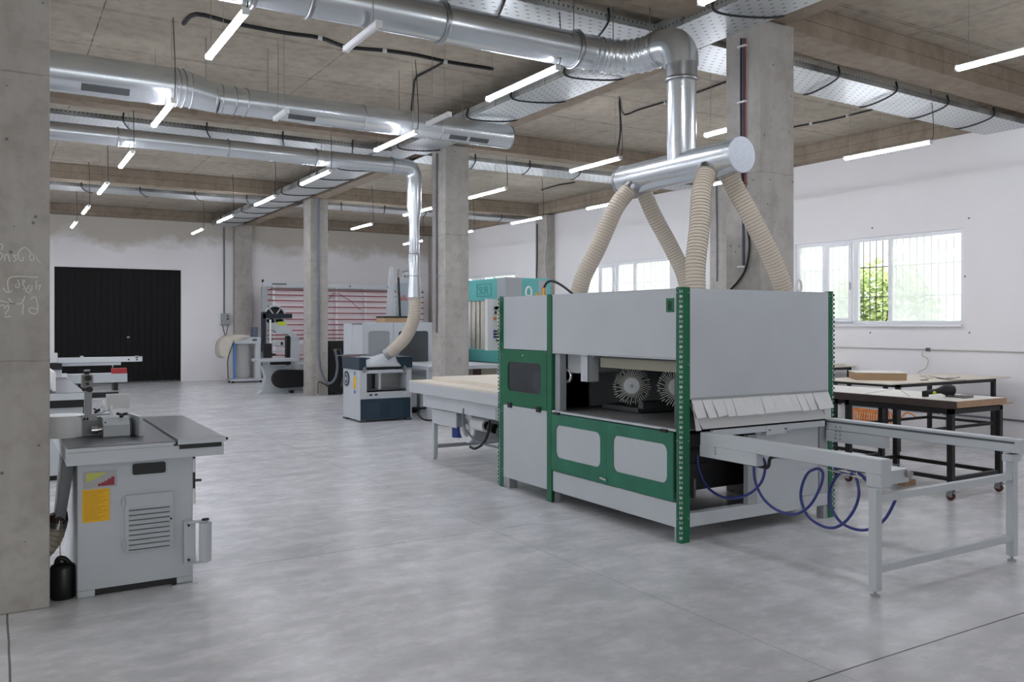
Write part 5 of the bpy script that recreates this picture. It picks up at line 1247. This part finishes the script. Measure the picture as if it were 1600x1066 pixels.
# wall runs
tag(MB().cyl((11.885, 4.0, 1.165), (11.885, 12.0, 1.165), .010, n=8).build('wall_cable', WCABLE), 'thin white cable running level along the windowed wall', 'cable')
m = MB(); m.cyl((11.88, 2.5, .235), (11.88, 11.5, .235), .014, n=8); o = tag(m.build('floor_conduit', CONDUIT), 'dark grey conduit running low along the windowed wall', 'conduit')
y = 3.2
while y < 11: MB().box(11.86, 11.9, y-.02, y+.02, .215, .255).build('conduit_clip', WHITE, o); y += .85
m = MB(); p = onX(1451, 546, 11.9); m.box(11.87, 11.899, p[1]-.03, p[1]+.03, 1.14, 1.19); tag(m.build('wall_socket', DGREY), 'tiny dark socket on the white cable of the windowed wall', 'socket')
P = [onX(1442, 551, 11.87), onX(1441, 556, 11.86), onX(1450, 562, 11.85), onX(1447, 575, 11.84), onX(1436, 581, 11.8), onX(1434, 586, 11.7)]
P = P+[onZ(1440, 588, .85), onZ(1456, 589, .845)]
tag(MB().tube(P, .006, 6, sub=4).build('dangling_cord', mat('beige cord', (190, 176, 150), .6)), 'beige cord dangling in curls from the wall to the large sheet', 'cord')
t = thing('coiled_hose', 'orange spiral hose coil lying on the floor behind the benches', 'hose', (11.6, 8.2, .1))
P = []
for i in range(180):
    a = i*2*math.pi/12; s_ = i/180; P.append((11.45+.11*math.cos(a), 8.62-.62*s_, .125+.11*math.sin(a)))
m = MB(); m.tube(P, .010, 6); m.tube([P[-1], (11.4, 7.9, .2), (11.35, 7.8, .12), (11.4, 7.7, .25), (11.5, 7.6, .18)], .010, 6, sub=4); m.build('coil', ORANGE, t)
m = MB(); m.box(11.4, 11.52, 8.4, 8.62, .0, .014); m.build('clamp_foot', STEEL, t)
m = MB()
for (px, py) in ((1363, 356.5), (1508, 432), (1514, 341), (1360, 520), (1515, 520)):
    p = onX(px, py, 11.9); m.cyl((11.892, p[1], p[2]), (11.9, p[1], p[2]), .012, n=8)
m.build('wall_anchor_holes', DGREY); bpy.data.objects['wall_anchor_holes']['kind'] = 'structure'; bpy.data.objects['wall_anchor_holes'].name = 'trim_1'
m = MB(); p = onZ(1420, 757, .0); m.box(p[0]-.12, p[0]+.05, p[1]-.04, p[1]+.04, 0, .05)
tag(m.build('wood_offcut', PLYE, None, .003), 'small wood offcut on the floor behind the end of the front rail', 'offcut')

# ------------------------------------------------------------------ conduits and cables
def cabX(pts, X, r, m_, label, name='cable', cat='cable'):
    return tag(MB().tube([onX(px, py, X) for px, py in pts], r, 8, sub=5).build(name, m_), label, cat)
# pillar nearest to the machine: pipes on the aisle side
cabX([(1161, 60), (1161, 200), (1161, 330), (1161, 415)], 5.785, .011, mat('slate conduit', (84, 88, 110), .45), 'slate conduit clipped up the side of the nearest right pillar', 'conduit_pipe', 'conduit')
cabX([(1164.5, 60), (1164, 180), (1164, 240), (1163, 330)], 5.782, .006, mat('red cable', (140, 40, 36), .5), 'thin red cable beside the slate conduit on the nearest right pillar')
cabX([(1158, 60), (1158, 200), (1161, 300), (1167, 350), (1171, 385), (1165, 420), (1153, 440), (1142, 452)], 5.775, .010, CABLE, 'black cable bowing out from the nearest right pillar down to the machine top')
for py, w_ in ((73, 'top'), (160, 'middle'), (417, 'lowest')):
    p = onX(1161, py, 5.79); tag(MB().box(5.76, 5.798, p[1]-.045, p[1]+.045, p[2]-.008, p[2]+.008).build('pipe_clip', WHITE), w_+' white pipe clip on the nearest right pillar', 'clip', 'white clips on the near pillar')
def cabY(pts, Y, r, m_, label, name='cable', cat='cable'):
    return tag(MB().tube([onY(px, py, Y) for px, py in pts], r, 8, sub=5).build(name, m_), label, cat)
cabX([(682.5, 240), (682, 320), (682, 420), (682, 520)], 5.785, .016, CONDUIT, 'grey conduit up the left side of the second pillar', 'conduit_pipe', 'conduit')
cabX([(1119, 290), (1120, 360), (1120, 440)], 11.63, .014, CONDUIT, 'grey conduit on the wall pilaster seen between the cream hoses', 'conduit_pipe', 'conduit')
cabX([(839, 350), (839, 400), (838, 436)], 11.63, .014, CABLE, 'black cable down the far wall pilaster above the teal machine')
cabX([(853, 340), (854, 370), (851, 400), (852, 425), (857, 450)], 11.60, .014, WCABLE, 'loose white cable down the far wall pilaster')
def cabZ(pts, r, label, drop=None, z=ZC-.015, m_=CABLE):
    P = [onZ(px, py, z) for px, py in pts]
    if drop: P += drop
    o = MB().tube(P, r, 6, sub=4).build('ceiling_cable', m_); return tag(o, label, 'cable', 'black cables clipped under the ceiling slab')
cabZ([(287, 37), (307, 22), (360, 35), (405, 44), (450, 52), (500, 59), (540, 73), (601, 79), (650, 86), (696, 96), (740, 103), (770, 108)], .022, 'thick black cable bundle clipped across the ceiling between the big and middle ducts')
cabZ([(696, 96), (669, 111), (650, 122), (646, 140), (643, 172)], .014, 'black cable branching down left from the thick bundle')
cabZ([(1137, 127), (1085, 146), (1040, 159), (1000, 171), (975, 179)], .012, 'black cable on the ceiling ending above the lit tube left of the manifold', [(7.05, 8.9, 4.5), (7.03, 8.86, 4.1), (7.05, 8.95, 3.80)])
cabZ([(898, 285), (870, 290), (846, 297)], .014, 'black cable over the far wall pilaster')
cabZ([(1238, 199), (1300, 187), (1364, 171)], .012, 'black cable on the ceiling right of the nearest pillar, below the tray')
for (px, py), w_ in (((500, 59), 'left end of the thick bundle'), ((601, 79), 'middle of the thick bundle'), ((696, 96), 'branch of the thick bundle'), ((1040, 160), 'left half of the cable beside the down pipe'), ((1085, 146), 'right half of the cable beside the down pipe'), ((1267, 193), 'left half of the cable right of the near pillar'), ((1324, 180), 'right half of the cable right of the near pillar')):
    p = onZ(px, py, ZC-.02); tag(MB().box(p[0]-.022, p[0]+.022, p[1]-.012, p[1]+.012, ZC-.042, ZC-.001).build('cable_clip', WHITE), 'white ceiling clip on the '+w_, 'clip', 'white clips on ceiling cables')
